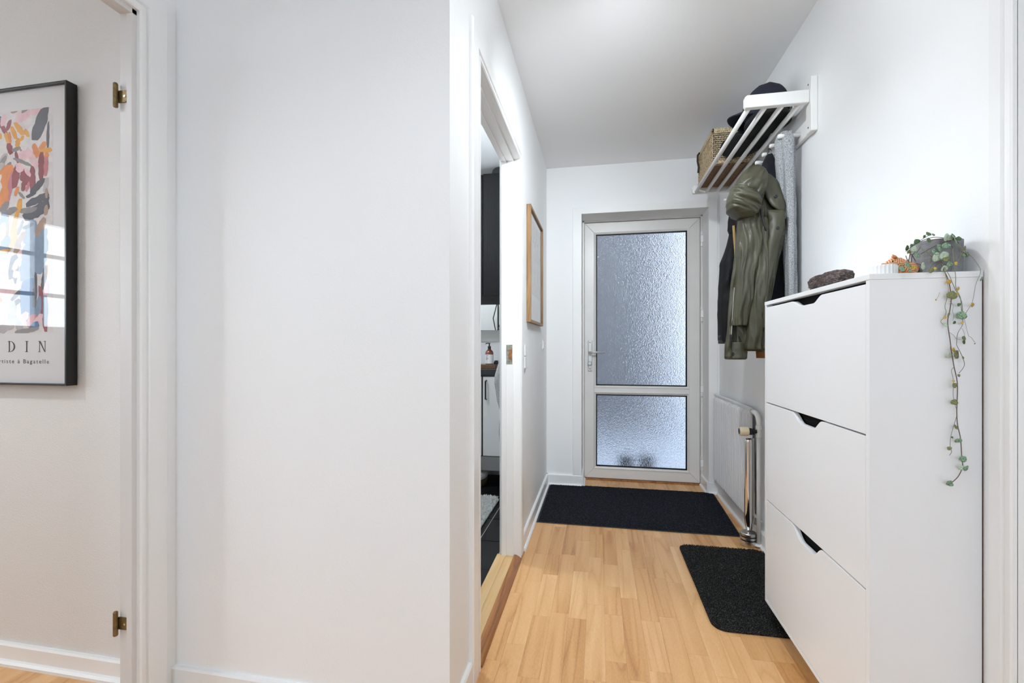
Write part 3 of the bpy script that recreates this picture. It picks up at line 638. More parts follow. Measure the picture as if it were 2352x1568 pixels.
leaves = [(515, 270, 62, 'p'), (550, 340, 66, 'g'), (440, 460, 66, 'g'), (370, 508, 56, 'g'), (622, 472, 76, 'p'), (770, 307, 70, 'g'), (822, 256, 72, 'g'), (900, 231, 66, 'g'), (783, 367, 84, 'p'), (872, 345, 76, 'p'),
          (900, 390, 60, 'o'), (940, 452, 52, 'g'), (880, 502, 56, 'p'), (1120, 260, 50, 'o'), (1140, 332, 52, 'g'), (905, 128, 66, 'p'), (955, 132, 52, 'p'), (1010, 165, 66, 'g'), (1052, 145, 44, 'd'), (985, 125, 60, 'd'),
          (695, 165, 46, 'd'), (690, 90, 44, 'd'), (550, 180, 50, 'd'), (432, 255, 48, 'd'), (1022, 440, 36, 'y'), (970, 822, 84, 'o'), (1085, 1065, 80, 'g'), (935, 662, 40, 'y'), (930, 1056, 44, 'o'), (1215, 938, 46, 'y'),
          (1325, 625, 46, 'g'), (1045, 746, 40, 'y'), (1040, 800, 26, 'y'), (1002, 1150, 32, 'd'), (1055, 937, 32, 'd'), (1115, 1338, 44, 'o'), (1116, 1385, 38, 'd'), (990, 1476, 44, 'y'), (1022, 1532, 76, 'o'), (940, 1546, 50, 'p'),
          (512, 492, 46, 'y'), (770, 503, 28, 'y'), (885, 1095, 26, 'y'), (895, 1180, 40, 'p'), (1248, 1404, 16, 'd'), (780, 880, 18, 'y'), (490, 230, 40, 'd'), (460, 300, 44, 'o'), (640, 120, 30, 'd'), (750, 100, 30, 'd'), (720, 525, 44, 'o'), (470, 530, 44, 'g'), (1095, 1155, 24, 'y')]
leaves = [(*c8(a, b), s / 5.227, k, a > 400 and b < 540) for a, b, s, k in leaves]
leaves += [(*c7(a, b), s / 4.356, k, False) for a, b, s, k in ((398, 180, 26, 'o'), (357, 357, 22, 'o'), (315, 455, 38, 'o'), (312, 622, 44, 'o'), (325, 872, 38, 'o'), (345, 1007, 38, 'g'), (372, 1000, 34, 'g'), (262, 1085, 30, 'o'), (398, 1190, 46, 'g'), (426, 1282, 46, 'g'), (378, 1275, 38, 'p'), (262, 1432, 46, 'g'), (280, 1446, 34, 'g'), (291, 975, 16, 'd'), (303, 412, 18, 'y'))]
for (px, py, s, k, top) in leaves:
    o = bpy.data.objects.new('leaf', LM[k]); COL.objects.link(o); o.parent = plant
    p = at(px, py, 1.2490 if top else 1.2425)
    if px > 2000 + 1060 / 5.227 and py < 600: p = at(px, py, 1.256)
    sc = s * 1.06 / FPX * 1.38
    o.location = p - potc; o.scale = (sc, sc * rnd.uniform(0.78, 1.0), sc)
    o.rotation_euler = (math.pi / 2 + rnd.uniform(-0.55, 0.45), rnd.uniform(-0.9, 0.9), rnd.uniform(-0.45, 0.55) + TH)
# ---------------------------------------------------------------- hat rack with pegs on the right wall
rack = thing('hat_rack', (0.75, 2.65, 2.0), 'white wooden hat rack with four rods and a row of pegs on right wall', 'rack')
RZ_ = 2.136
for (ya, yb) in ((2.088, 2.116), (3.186, 3.214)):
    arm = [(0.612, 2.128), (0.616, 2.118), (0.862, 2.118), (0.862, 2.172), (0.622, 2.172), (0.612, 2.164)]
    obj('shelf_arm', MB().prism(arm, 'y', ya, yb), M['rack'], rack, bevel=0.004)
for ya in (2.078, 3.176):
    pl = [(ya, 1.996), (ya + 0.048, 1.996), (ya + 0.048, 2.207), (ya + 0.034, 2.222), (ya, 2.222)]
    up = obj('wall_upright', MB().prism(pl, 'x', 0.862, 0.8875), M['rack'], rack, bevel=0.003)
    for z in (2.018, 2.198): obj('screw', MB().lathe([(0.004, 0), (0.003, -0.001)], (0.8620, ya + 0.026, z), 10, 'x'), M['dark'], up)
for x in (0.634, 0.700, 0.767, 0.834):
    obj('rod', MB().tube([(x, 2.112, 2.128), (x, 3.190, 2.128)], 0.0108, 12), M['rack'], rack, smooth=True)
obj('rod', MB().tube([(0.853, 2.112, 2.160), (0.853, 3.190, 2.160)], 0.0065, 10), M['rack'], rack, smooth=True)
obj('peg_rail', MB().box(0.870, 2.126, 2.000, 0.8876, 3.176, 2.070), M['rack'], rack, bevel=0.003)
PEGS = [2.20 + 0.098 * i for i in range(10)]
for y in PEGS:
    obj('peg', MB().lathe([(0.0075, 0.872), (0.0075, 0.806), (0.0095, 0.803), (0.0105, 0.792), (0.0100, 0.781), (0.006, 0.778)], (0, y, 2.032), 14, 'x'), M['rack'], rack, smooth=True)

# woven basket at the far end of the shelf
bk = thing('woven_basket', (0.755, 2.96, 2.1375), 'open-weave straw basket on the far end of the hat rack', 'basket')
straw = speckle('straw_weave', ['#8e7a60', '#c2ad8c', '#e0d0b3'], 160, rough=0.9, bump=0.8, stops=[0.35, 0.5, 0.68])
straw_d = speckle('brown_straw_base', ['#5d4636', '#8a6f58', '#a98f74'], 200, rough=0.9, bump=0.8)
bx0_, bx1_, by0, by1, bz0_, bz1_ = 0.640, 0.868, 2.775, 3.160, 2.1395, 2.352
obj('base', MB().box(bx0_ + 0.006, by0 + 0.006, bz0_, bx1_ - 0.006, by1 - 0.006, bz0_ + 0.012), straw_d, bk, bevel=0.004)
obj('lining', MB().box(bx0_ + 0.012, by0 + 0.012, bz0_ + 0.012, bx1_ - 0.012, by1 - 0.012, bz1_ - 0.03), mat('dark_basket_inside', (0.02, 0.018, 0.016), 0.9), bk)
band = MB()
for (za, zb, o_) in ((bz1_ - 0.030, bz1_, 0.003), (bz0_ + 0.008, bz0_ + 0.030, 0.002)):
    band.box(bx0_ - o_, by0 - o_, za, bx1_ + 0.001, by0 + 0.010, zb).box(bx0_ - o_, by1 - 0.010, za, bx1_ + 0.001, by1 + o_, zb)
    band.box(bx0_ - o_, by0 - o_, za, bx0_ + 0.010, by1 + o_, zb).box(bx1_ - 0.010, by0 - o_, za, bx1_ + 0.001, by1 + o_, zb)
obj('rim_band', band, straw, bk, bevel=0.004)
lat = MB()
nz = 13
for i in range(nz):
    z = bz0_ + 0.036 + (bz1_ - bz0_ - 0.072) * i / (nz - 1)
    for j in range(26):
        a = bx0_ + 0.004 + (bx1_ - bx0_ - 0.008) * j / 26; b = a + (bx1_ - bx0_) / 26 * 1.02; dz = 0.002 * ((i + j) % 2 - 0.5)
        for y in (by0 + 0.003, by1 - 0.003): lat.box(a, y - 0.0014 + dz, z - 0.0022, b, y + 0.0014 + dz, z + 0.0022)
    for j in range(40):
        a = by0 + 0.004 + (by1 - by0 - 0.008) * j / 40; b = a + (by1 - by0) / 40 * 1.02; dz = 0.002 * ((i + j) % 2 - 0.5)
        lat.box(bx0_ + 0.0016 + dz, a, z - 0.0022, bx0_ + 0.0044 + dz, b, z + 0.0022)
for j in range(27):
    x = bx0_ + 0.003 + (bx1_ - bx0_ - 0.006) * j / 26
    for y in (by0 + 0.003, by1 - 0.003): lat.box(x - 0.0014, y - 0.001, bz0_ + 0.02, x + 0.0014, y + 0.001, bz1_ - 0.02)
for j in range(41):
    y = by0 + 0.003 + (by1 - by0 - 0.006) * j / 40
    lat.box(bx0_ + 0.002, y - 0.0014, bz0_ + 0.02, bx0_ + 0.004, y + 0.0014, bz1_ - 0.02)
wv = obj('open_weave', lat, straw, bk, fix=False); wv['kind'] = 'stuff'
obj('handle_strap', MB().tube([(bx0_ - 0.004, 3.09, 2.345), (bx0_ - 0.016, 3.09, 2.33), (bx0_ - 0.018, 3.085, 2.29), (bx0_ - 0.012, 3.08, 2.25), (bx0_ - 0.014, 3.085, 2.215)], 0.006, 8), mat('dark_leather', (0.03, 0.02, 0.015), 0.6), bk, smooth=True)
def blob(cx, cy, cz, a, b, c, seed, nu=20, nv=12, amp=0.18):
    rings = []
    for i in range(nv + 1):
        ph = math.pi * (0.02 + 0.96 * i / nv); ring = []
        for k in range(nu):
            t = 2 * math.pi * k / nu
            d = Vector((math.sin(ph) * math.cos(t), math.sin(ph) * math.sin(t), -math.cos(ph)))
            f = 1 + amp * noise.noise(d * 2.2 + Vector((seed, 0, 0))) + amp * 0.5 * noise.noise(d * 5 + Vector((0, seed, 0)))
            ring.append((cx + a * d.x * f, cy + b * d.y * f, cz + c * d.z * f))
        rings.append(ring)
    return MB().loft(rings)
tag(obj('patterned_scarf', blob(0.735, 2.93, 2.345, 0.085, 0.13, 0.035, 2.0), speckle('floral_fabric', ['#2c2a2a', '#6a5a50', '#8f3a33', '#b9a58c'], 55, rough=0.95, bump=0.3, stops=[0.38, 0.48, 0.56, 0.66]), smooth=True),
    'crumpled patterned scarf bulging out of the straw basket', 'scarf')

# caps and black bag on the shelf
navy = mat('navy_cotton', (0.012, 0.015, 0.028), 0.9, var=0.25, vscale=60, bump=0.2, bscale=400)
black = mat('black_cotton', (0.008, 0.008, 0.010), 0.85, var=0.2, vscale=40, bump=0.2, bscale=300)
tag(obj('folded_bag', blob(0.752, 2.598, 2.176, 0.112, 0.158, 0.034, 5.0, 24, 12, 0.12), black, smooth=True), 'flat black fabric bag lying on the rack rods', 'bag')
cap = thing('baseball_cap', (0.765, 2.37, 2.20), 'navy blue cap with a stiff visor on top of the rack', 'cap')
cx, cy, cz = 0.778, 2.345, 2.205
rings = []
for i in range(11):
    u = i / 10; r = (1 - u ** 2.6) ** 0.5 if u < 1 else 0.02
    r = max(r, 0.03)
    rings.append([(cx + 0.098 * r * math.cos(t) * (1 + 0.03 * noise.noise(Vector((math.cos(t) * 2, math.sin(t) * 2, u * 3)))), cy + 0.105 * r * math.sin(t), cz + 0.135 * u + 0.010 * noise.noise(Vector((math.cos(t) * 1.6, math.sin(t) * 1.6, 4 + u)))) for t in [2 * math.pi * k / 28 for k in range(28)]])
obj('crown', MB().loft(rings), navy, cap, smooth=True)
def vis(u, v):
    t = -1.15 + 2.3 * v; r = 0.094 + 0.072 * u * math.cos(t * 0.9)
    return (cx - r * math.cos(t), cy + 0.105 * math.sin(t) * (1 + 0.1 * u) + 0.012 * u, cz + 0.012 - 0.040 * (u * math.sin(abs(t)) ** 2) - 0.016 * u)
obj('visor', MB().grid(vis, 6, 14), navy, cap, smooth=True, thick=0.004)
obj('crown_button', MB().lathe([(0.007, 0), (0.005, 0.004), (0.001, 0.006)], (cx, cy, cz + 0.133), 10), navy, cap)
cap2 = thing('baseball_cap', (0.765, 2.32, 2.14), 'black cap with a white buckle resting directly on the rods', 'cap')
cx, cy, cz = 0.775, 2.315, 2.1395
rings = []
for i in range(8):
    u = i / 7; r = max(0.05, (1 - u ** 3) ** 0.5)
    rings.append([(cx + 0.096 * r * math.cos(t), cy + 0.115 * r * math.sin(t), cz + 0.058 * u) for t in [2 * math.pi * k / 24 for k in range(24)]])
obj('crown', MB().loft(rings), black, cap2, smooth=True)
obj('visor', MB().grid(lambda u, v: (cx - 0.03 + 0.10 * (v - 0.5) * 1.6, cy + 0.09 + 0.10 * u * math.cos((v - 0.5) * 2.2), cz + 0.004 - 0.006 * u), 5, 10), black, cap2, smooth=True, thick=0.004)
obj('buckle', MB().box(0.842, 2.205, 2.142, 0.852, 2.212, 2.164), M['trim'], cap2, bevel=0.002)

# ---------------------------------------------------------------- garments on the pegs
def garment(rows, seed, folds=7, amp=0.05, n=88, power=0.75, dense=7, shear=0.0, zs=1.6):
    """rows: (py, left px, right px, Y centre, half depth) of the hanging cloth; creased folds run along it"""
    R = []
    for i in range(len(rows) - 1):
        for k in range(dense):
            t = k / dense; R.append([a + (b - a) * t for a, b in zip(rows[i], rows[i + 1])])
    R.append(list(rows[-1])); rings = []
    for (py, l, r, Y, dp) in R:
        a, b = at(l, py, Y), at(r, py, Y); c = (a + b) / 2; hw = (b.x - a.x) / 2; ring = []
        for k in range(n):
            t = 2 * math.pi * k / n; ct, s_ = math.cos(t), math.sin(t)
            sx = abs(ct) ** power * (1 if ct > 0 else -1); sy = abs(s_) ** power * (1 if s_ > 0 else -1)
            X = c.x + hw * sx; w1 = 0.05 * noise.noise(Vector((X * 9, c.z * 5, seed)))
            q = (X + shear * c.z + w1) * folds * 3.0
            n1 = 1 - 2.2 * abs(noise.noise(Vector((q + seed, c.z * zs * 2.2, seed * 1.7 + sy * 0.4))))
            n2 = 1 - 2.2 * abs(noise.noise(Vector((q * 0.9 - c.z * 9 + 5, c.z * 7.0 + q * 0.5, seed))))
            f = 0.62 * n1 + 0.38 * n2
            ring.append((X, Y + (dp * sy - amp * f * (1 if s_ < 0 else -1)) * min(1.0, abs(s_) * 1.6 + 0.08), c.z))
        rings.append(ring)
    return MB().loft(rings)
def flat_cloth(pts, Y, dp, bow=0.0):
    P = [at(a, b, Y) for a, b in pts]
    return MB().prism([(p.x, p.z) for p in P], 'y', Y - dp, Y + dp)
green = mat('olive_coated_fabric', (0.062, 0.059, 0.034), 0.44, var=0.14, vscale=14, bump=0.35, bscale=26, detail=2, spec=0.55)
green_in = mat('olive_lining', (0.018, 0.018, 0.012), 0.7)
jblack = mat('black_jacket_fabric', (0.005, 0.005, 0.006), 0.7, var=0.2, vscale=30, bump=0.3, bscale=30, spec=0.25)
fleece = mat('black_blue_fleece', (0.010, 0.012, 0.016), 0.95, bump=0.4, bscale=300)
GY = 2.265
coat = thing('raincoat', at(1710, 825, GY), 'olive green hooded raincoat hanging from a rack peg', 'coat', 'coats on the hat rack')
obj('body', garment([(430, 1712, 1788, GY, 0.03), (470, 1700, 1801, GY, 0.045), (520, 1692, 1803, GY, 0.055), (560, 1690, 1797, GY, 0.06), (600, 1686, 1786, GY, 0.062), (650, 1681, 1775, GY, 0.062), (700, 1676, 1765, GY, 0.060), (740, 1673, 1760, GY, 0.058), (770, 1670, 1758, GY, 0.056), (806, 1668, 1757, GY, 0.054)], 1.3, 13, 0.026), green, coat, smooth=True)
obj('hem_band', garment([(786, 1665, 1716, GY - 0.03, 0.034), (800, 1664.5, 1717, GY - 0.03, 0.036), (822, 1664, 1715, GY - 0.03, 0.036), (825, 1666, 1712, GY - 0.03, 0.032)], 4.0, 5, 0.010), green, coat, smooth=True)
obj('sleeve', garment([(478, 1700, 1752, GY - 0.060, 0.030), (520, 1696, 1752, GY - 0.066, 0.036), (570, 1690, 1750, GY - 0.068, 0.038), (620, 1686, 1740, GY - 0.068, 0.036), (680, 1682, 1730, GY - 0.068, 0.034), (730, 1678, 1717, GY - 0.066, 0.032), (748, 1675, 1715, GY - 0.064, 0.032)], 7.7, 15, 0.016), green, coat, smooth=True)
obj('sleeve', garment([(500, 1722, 1764, GY - 0.050, 0.030), (560, 1722, 1763, GY - 0.060, 0.034), (620, 1720, 1762, GY - 0.064, 0.036), (690, 1716, 1759, GY - 0.064, 0.036), (760, 1711, 1757, GY - 0.062, 0.034), (803, 1708, 1757, GY - 0.060, 0.033)], 9.1, 15, 0.016), green, coat, smooth=True)
obj('lining', flat_cloth([(1679, 748), (1714, 750), (1712, 787), (1680, 787)], GY - 0.052, 0.012), green_in, coat)
# hood: a folded pouch of cloth
obj('hood', garment([(385, 1718, 1738, GY - 0.02, 0.03), (393, 1708, 1750, GY - 0.04, 0.045), (408, 1695, 1759, GY - 0.055, 0.06), (425, 1686, 1759, GY - 0.062, 0.066), (442, 1682, 1756, GY - 0.065, 0.064), (458, 1684, 1752, GY - 0.062, 0.052), (470, 1694, 1746, GY - 0.055, 0.03)], 3.1, 9, 0.022, dense=8, shear=-0.6, zs=3.0), green, coat, smooth=True)
obj('hood_peak', garment([(428, 1684, 1704, GY - 0.085, 0.03), (438, 1677, 1722, GY - 0.095, 0.05), (452, 1671, 1738, GY - 0.100, 0.062), (468, 1668, 1746, GY - 0.102, 0.064), (482, 1670, 1746, GY - 0.100, 0.058), (494, 1681, 1738, GY - 0.092, 0.044), (502, 1694, 1728, GY - 0.085, 0.024)], 5.3, 10, 0.020, dense=8, shear=2.4, zs=6.0), green, coat, smooth=True)
fl = [(1728, 388), (1745, 392), (1768, 402), (1777, 400), (1789, 420), (1799, 452), (1804, 474), (1801, 482), (1786, 481), (1766, 468), (1752, 440), (1746, 418)]
def flap(u, v):
    i = v * 5; k = min(4, int(i)); t = i - k
    Lp = [(1728, 389), (1744, 410), (1750, 432), (1760, 455), (1772, 472), (1786, 482)]; Rp = [(1745, 389), (1772, 402), (1786, 415), (1797, 445), (1804, 470), (1801, 483)]
    a = [Lp[k][j] * (1 - t) + Lp[k + 1][j] * t for j in (0, 1)]; b = [Rp[k][j] * (1 - t) + Rp[k + 1][j] * t for j in (0, 1)]
    px, py = a[0] * (1 - u) + b[0] * u, a[1] * (1 - u) + b[1] * u
    return at(px, py, GY - 0.085 - 0.018 * math.sin(math.pi * u) + 0.02 * u - 0.006 * math.sin(v * 9))
obj('collar_flap', MB().grid(flap, 8, 16), green, coat, smooth=True, thick=0.004)
def front_edge(u, v):
    Lp = [(1762, 482), (1762, 540), (1760, 600), (1756, 660), (1752, 720), (1748, 800)]; Rp = [(1803, 482), (1801, 520), (1785, 585), (1766, 650), (1760, 720), (1757, 806)]
    i = v * 5; k = min(4, int(i)); t = i - k
    a = [Lp[k][j] * (1 - t) + Lp[k + 1][j] * t for j in (0, 1)]; b = [Rp[k][j] * (1 - t) + Rp[k + 1][j] * t for j in (0, 1)]
    return at(a[0] * (1 - u) + b[0] * u, a[1] * (1 - u) + b[1] * u, GY - 0.088 - 0.012 * math.sin(math.pi * u) + 0.006 * math.sin(v * 12 + u * 4))
obj('front_placket', MB().grid(front_edge, 6, 22), green, coat, smooth=True, thick=0.005)
def left_placket(u, v):
    Lp = [(1688, 592), (1677, 660), (1672, 730), (1667, 790), (1665, 822)]; Rp = [(1697, 592), (1692, 660), (1684, 730), (1680, 790), (1681, 822)]
    i = v * 4; k = min(3, int(i)); t = i - k
    a = [Lp[k][j] * (1 - t) + Lp[k + 1][j] * t for j in (0, 1)]; b = [Rp[k][j] * (1 - t) + Rp[k + 1][j] * t for j in (0, 1)]
    return at(a[0] * (1 - u) + b[0] * u, a[1] * (1 - u) + b[1] * u, GY - 0.072 - 0.008 * math.sin(math.pi * u) + 0.005 * math.sin(v * 20 + u * 5))
obj('left_placket', MB().grid(left_placket, 5, 24), green, coat, smooth=True, thick=0.004)
obj('drawstring', MB().tube([at(a, b, GY - 0.118) for a, b in ((1748, 408), (1749, 430), (1747, 455), (1747, 478), (1751, 500), (1757, 520), (1760, 530))], [0.0045, 0.005, 0.0055, 0.0055, 0.005, 0.0045, 0.004], 8), M['blk_pl'], coat, smooth=True)
for (a, b) in ((1757, 427), (1782, 451), (1786, 524), (1748, 409), (1752, 755)):
    p = at(a, b, GY - (0.112 if b < 500 else 0.104)); obj('snap_button', MB().lathe([(0.0085, 0), (0.0085, -0.003), (0.006, -0.005), (0.002, -0.0045)], p, 14, 'y'), M['blk_pl'], coat)
p = at(1682, 813, GY - 0.068); obj('snap_button', MB().lathe([(0.0085, 0), (0.0085, -0.003), (0.006, -0.005), (0.002, -0.0045)], p, 14, 'y'), M['blk_pl'], coat)
obj('zipper', MB().tube([at(a, b, GY - 0.085) for a, b in ((1687, 660), (1684, 700), (1681, 745), (1679, 783))], 0.0022, 6), M['steel'], coat)
obj('zip_pull', MB().box(*(at(1678, 783, GY - 0.092) - Vector((0.004, 0.003, 0))), *(at(1678, 768, GY - 0.092) + Vector((0.004, 0.003, 0)))), M['blk_pl'], coat, bevel=0.001)

jk = thing('jacket', at(1675, 788, 2.52), 'black jacket with tan strap hanging behind the raincoat at left', 'jacket', 'coats on the hat rack')
JY = 2.52
obj('body', garment([(440, 1700, 1745, JY, 0.03), (490, 1688, 1755, JY, 0.05), (560, 1684, 1757, JY, 0.06), (640, 1676, 1757, JY, 0.06), (740, 1674, 1756, JY, 0.06), (790, 1674, 1756, JY, 0.06)], 5.5, 6, 0.02), jblack, jk, smooth=True)
obj('sleeve', garment([(488, 1688, 1705, JY - 0.06, 0.03), (520, 1680, 1705, JY - 0.06, 0.04), (560, 1671, 1703, JY - 0.06, 0.045), (606, 1654, 1697, JY - 0.06, 0.05), (650, 1652, 1690, JY - 0.06, 0.05), (720, 1650, 1682, JY - 0.06, 0.048), (780, 1652, 1672, JY - 0.06, 0.045), (788, 1654, 1672, JY - 0.06, 0.040)], 6.1, 6, 0.018), jblack, jk, smooth=True)
obj('hood', garment([(488, 1676, 1712, JY - 0.07, 0.04), (505, 1673, 1710, JY - 0.07, 0.05), (525, 1673, 1704, JY - 0.07, 0.05), (536, 1677, 1698, JY - 0.07, 0.035)], 8.8, 5, 0.02), jblack, jk, smooth=True)
obj('strap', MB().tube([at(a, b, JY - 0.135) for a, b in ((1685, 518), (1687, 545), (1690, 572), (1689, 600))], [0.006, 0.007, 0.008, 0.005], 8), mat('tan_webbing', '#a3875a', 0.9), jk, smooth=True)
obj('cuff', garment([(770, 1651.5, 1673, JY - 0.06, 0.047), (789, 1652.5, 1672.5, JY - 0.06, 0.046)], 6.1, 6, 0.01), mat('dark_green_cuff', (0.02, 0.024, 0.018), 0.6), jk, smooth=True)

fl_ = thing('fleece_jacket', at(1785, 800, 2.345), 'dark fleece jacket hanging between raincoat and grey scarf', 'jacket', 'coats on the hat rack')
FY = 2.350
obj('body', garment([(356, 1760, 1773, FY, 0.012), (372, 1752, 1779, FY, 0.02), (400, 1741, 1786, FY, 0.026), (440, 1744, 1795, FY, 0.028), (500, 1755, 1803, FY, 0.030), (560, 1760, 1806, FY, 0.030), (640, 1757, 1808, FY, 0.030), (720, 1752, 1808, FY, 0.030), (818, 1742, 1800, FY, 0.030)], 2.2, 8, 0.012), fleece, fl_, smooth=True)
obj('pocket_seam', MB().tube([at(a, b, FY - 0.036) for a, b in ((1783, 640), (1795, 625), (1807, 617))], 0.003, 6), jblack, fl_)
obj('hanger_loop', MB().tube([at(a, b, FY - 0.01) for a, b in ((1762, 362), (1764, 346), (1767, 340), (1771, 346), (1772, 362))], 0.003, 6), M['blk_pl'], fl_)
obj('lining_hem', garment([(806, 1736, 1760, FY - 0.03, 0.012), (822, 1737, 1758, FY - 0.03, 0.012)], 1.0, 4, 0.004), mat('rust_lining', '#8a5a34', 0.9), fl_, smooth=True)

scarf_m = speckle('grey_melange_wool', ['#808386', '#a2a4a6', '#c2c4c6'], 330, rough=1.0, bump=0.5, stops=[0.36, 0.5, 0.66])
sc = thing('grey_scarf', at(1810, 700, 2.235), 'light grey melange scarf hanging over the nearest peg', 'scarf', 'coats on the hat rack')
SY = 2.232
obj('hanging_end', garment([(304, 1793, 1817, SY, 0.012), (312, 1783, 1822, SY, 0.020), (330, 1779, 1825, SY, 0.022), (400, 1783, 1827, SY, 0.021), (480, 1790, 1828, SY, 0.020), (560, 1798, 1829, SY, 0.020), (640, 1803, 1829, SY, 0.020), (720, 1806, 1829, SY, 0.020)], 4.4, 22, 0.012), scarf_m, sc, smooth=True)
obj('hanging_end', garment([(306, 1800, 1820, SY - 0.030, 0.010), (320, 1796, 1824, SY - 0.032, 0.013), (400, 1800, 1822, SY - 0.030, 0.013), (500, 1806, 1824, SY - 0.028, 0.012), (600, 1808, 1823, SY - 0.027, 0.012), (720, 1810, 1822, SY - 0.027, 0.012)], 8.4, 5, 0.005), scarf_m, sc, smooth=True)
# ---------------------------------------------------------------- radiator, shoe horn, mats
rad = thing('radiator', (0.86, 3.18, 0.0), 'white ribbed panel radiator low on right wall', 'radiator')
RX, RY_0, RY_1, RZ0, RZ1 = 0.846, 2.790, 3.600, 0.103, 0.752
nr = 27; pitch = (RY_1 - RY_0 - 0.02) / nr; prof = []
for i in range(nr):
    y = RY_0 + 0.01 + i * pitch
    prof += [(y, 0.0), (y + pitch * 0.12, -0.013), (y + pitch * 0.66, -0.013), (y + pitch * 0.78, 0.0)]
prof = [(RY_0, 0.0)] + prof + [(RY_1, 0.0)]
pan = MB(); zs = [(RZ0, 1.0), (RZ0 + 0.012, 1.0), (RZ0 + 0.034, 0.0), (RZ1 - 0.034, 0.0), (RZ1 - 0.012, 1.0), (RZ1, 1.0)]
def rx(d, k): return RX + (d if k == 0 else 0.0 + 0.0 * d)
cols = []
for (z, k) in zs: cols.append([(RX + (d if k == 0.0 else 0.0), y, z) for (y, d) in prof])
nP = len(prof)
V = [p for r in cols for p in r]; Fs = []
for i in range(len(zs) - 1):
    for j in range(nP - 1): Fs.append((i * nP + j, i * nP + j + 1, (i + 1) * nP + j + 1, (i + 1) * nP + j))
pan.add(V, Fs)
obj('ribbed_panel', pan, M['rad'], rad)
obj('rear_body', MB().box(RX + 0.0005, RY_0, RZ0, RX + 0.012, RY_1, RZ1), M['rad'], rad, bevel=0.003)
obj('top_edge', MB().box(RX - 0.006, RY_0 - 0.001, RZ1 - 0.010, RX + 0.014, RY_1, RZ1 + 0.004), M['rad'], rad, bevel=0.003)
for y in (2.95, 3.45): obj('bracket', MB().box(RX + 0.012, y - 0.015, RZ1 - 0.12, XR - 0.001, y + 0.015, RZ1 - 0.03), M['rad'], rad)
px_, py_ = 0.862, 2.705
pp = obj('supply_pipe', MB().tube([(px_, py_, 0.0), (px_, py_, 0.615)], 0.0105, 14), M['pipe'], rad, smooth=True)
obj('elbow', MB().tube([(px_, py_, 0.66), (px_, py_, 0.695), (px_ - 0.001, py_ + 0.010, 0.720), (px_ - 0.003, py_ + 0.035, 0.733), (px_ - 0.004, 2.792, 0.735)], [0.013, 0.013, 0.0135, 0.014, 0.015], 14), M['pipe'], pp, smooth=True)
obj('union_nut', MB().lathe([(0.0135, 0.605), (0.0145, 0.610), (0.0145, 0.628), (0.012, 0.632), (0.012, 0.648), (0.0155, 0.650), (0.0155, 0.668), (0.012, 0.671), (0.0135, 0.674), (0.0135, 0.682)], (px_, py_, 0.0), 8), M['pipe'], pp)
obj('floor_collar', MB().lathe([(0.0245, 0.0), (0.0245, 0.004), (0.017, 0.009), (0.011, 0.010)], (px_, py_, 0.012), 18), M['trim'], pp)
va = Vector((px_ - 0.010, py_, 0.636))
vd = obj('valve', MB().lathe([(0.010, 0.0), (0.011, -0.012), (0.0175, -0.014), (0.0175, -0.020), (0.015, -0.022), (0.0185, -0.026), (0.0185, -0.040), (0.016, -0.041)], va, 18, 'x'), M['blk_pl'], rad)
nv = 48; prof_t = [(0.0195, -0.041), (0.0235, -0.043), (0.0245, -0.046), (0.0245, -0.078), (0.0230, -0.084), (0.019, -0.089)]
rings = [[(va.x + h, va.y + r * (1 + 0.02 * (k % 2) * (1 if -0.08 < h < -0.044 else 0)) * math.cos(2 * math.pi * k / nv), va.z + r * (1 + 0.02 * (k % 2) * (1 if -0.08 < h < -0.044 else 0)) * math.sin(2 * math.pi * k / nv)) for k in range(nv)] for r, h in prof_t]
hd = obj('thermostat_head', MB().loft(rings), M['cream'], rad)
obj('dial_face', MB().lathe([(0.0165, -0.0885), (0.0160, -0.0905), (0.004, -0.091)], va, 20, 'x'), M['blk_pl'], hd)
obj('return_pipe', MB().tube([(0.872, 2.70, 0.145), (0.872, 3.62, 0.145)], 0.008, 10), M['pipe'], rad, smooth=True)

sh = thing('shoe_horn', (0.818, 2.735, 0.0), 'long polished steel shoe horn standing in a ringed steel base', 'shoe horn')
sx, sy = 0.818, 2.735
obj('base', MB().lathe([(0.040, 0.0), (0.0425, 0.002), (0.0425, 0.030), (0.039, 0.031), (0.039, 0.037), (0.0425, 0.038), (0.0425, 0.050), (0.039, 0.051), (0.039, 0.056), (0.0425, 0.057), (0.0425, 0.068), (0.040, 0.072), (0.010, 0.072)], (sx, sy, 0), 36), M['steel'], sh, smooth=False)
obj('rubber_ring', MB().lathe([(0.0400, 0.0305), (0.0400, 0.0375)], (sx, sy, 0), 30).lathe([(0.0400, 0.0505), (0.0400, 0.0565)], (sx, sy, 0), 30), M['blk_pl'], sh)
def horn(u, v):
    z = 0.070 + 0.525 * v
    wd = 0.010 + 0.020 * math.sin(min(1.0, v * 5 + 0.05) * math.pi / 2) * (1 - 0.20 * v)
    a = (u - 0.5) * 2 * (1.15)
    return (sx + 0.006 + wd * math.sin(a), sy - 0.004 - wd * 0.8 * math.cos(a) + 0.012, z)
obj('blade', MB().grid(horn, 10, 24), M['chrome'], sh, smooth=True, thick=0.002)

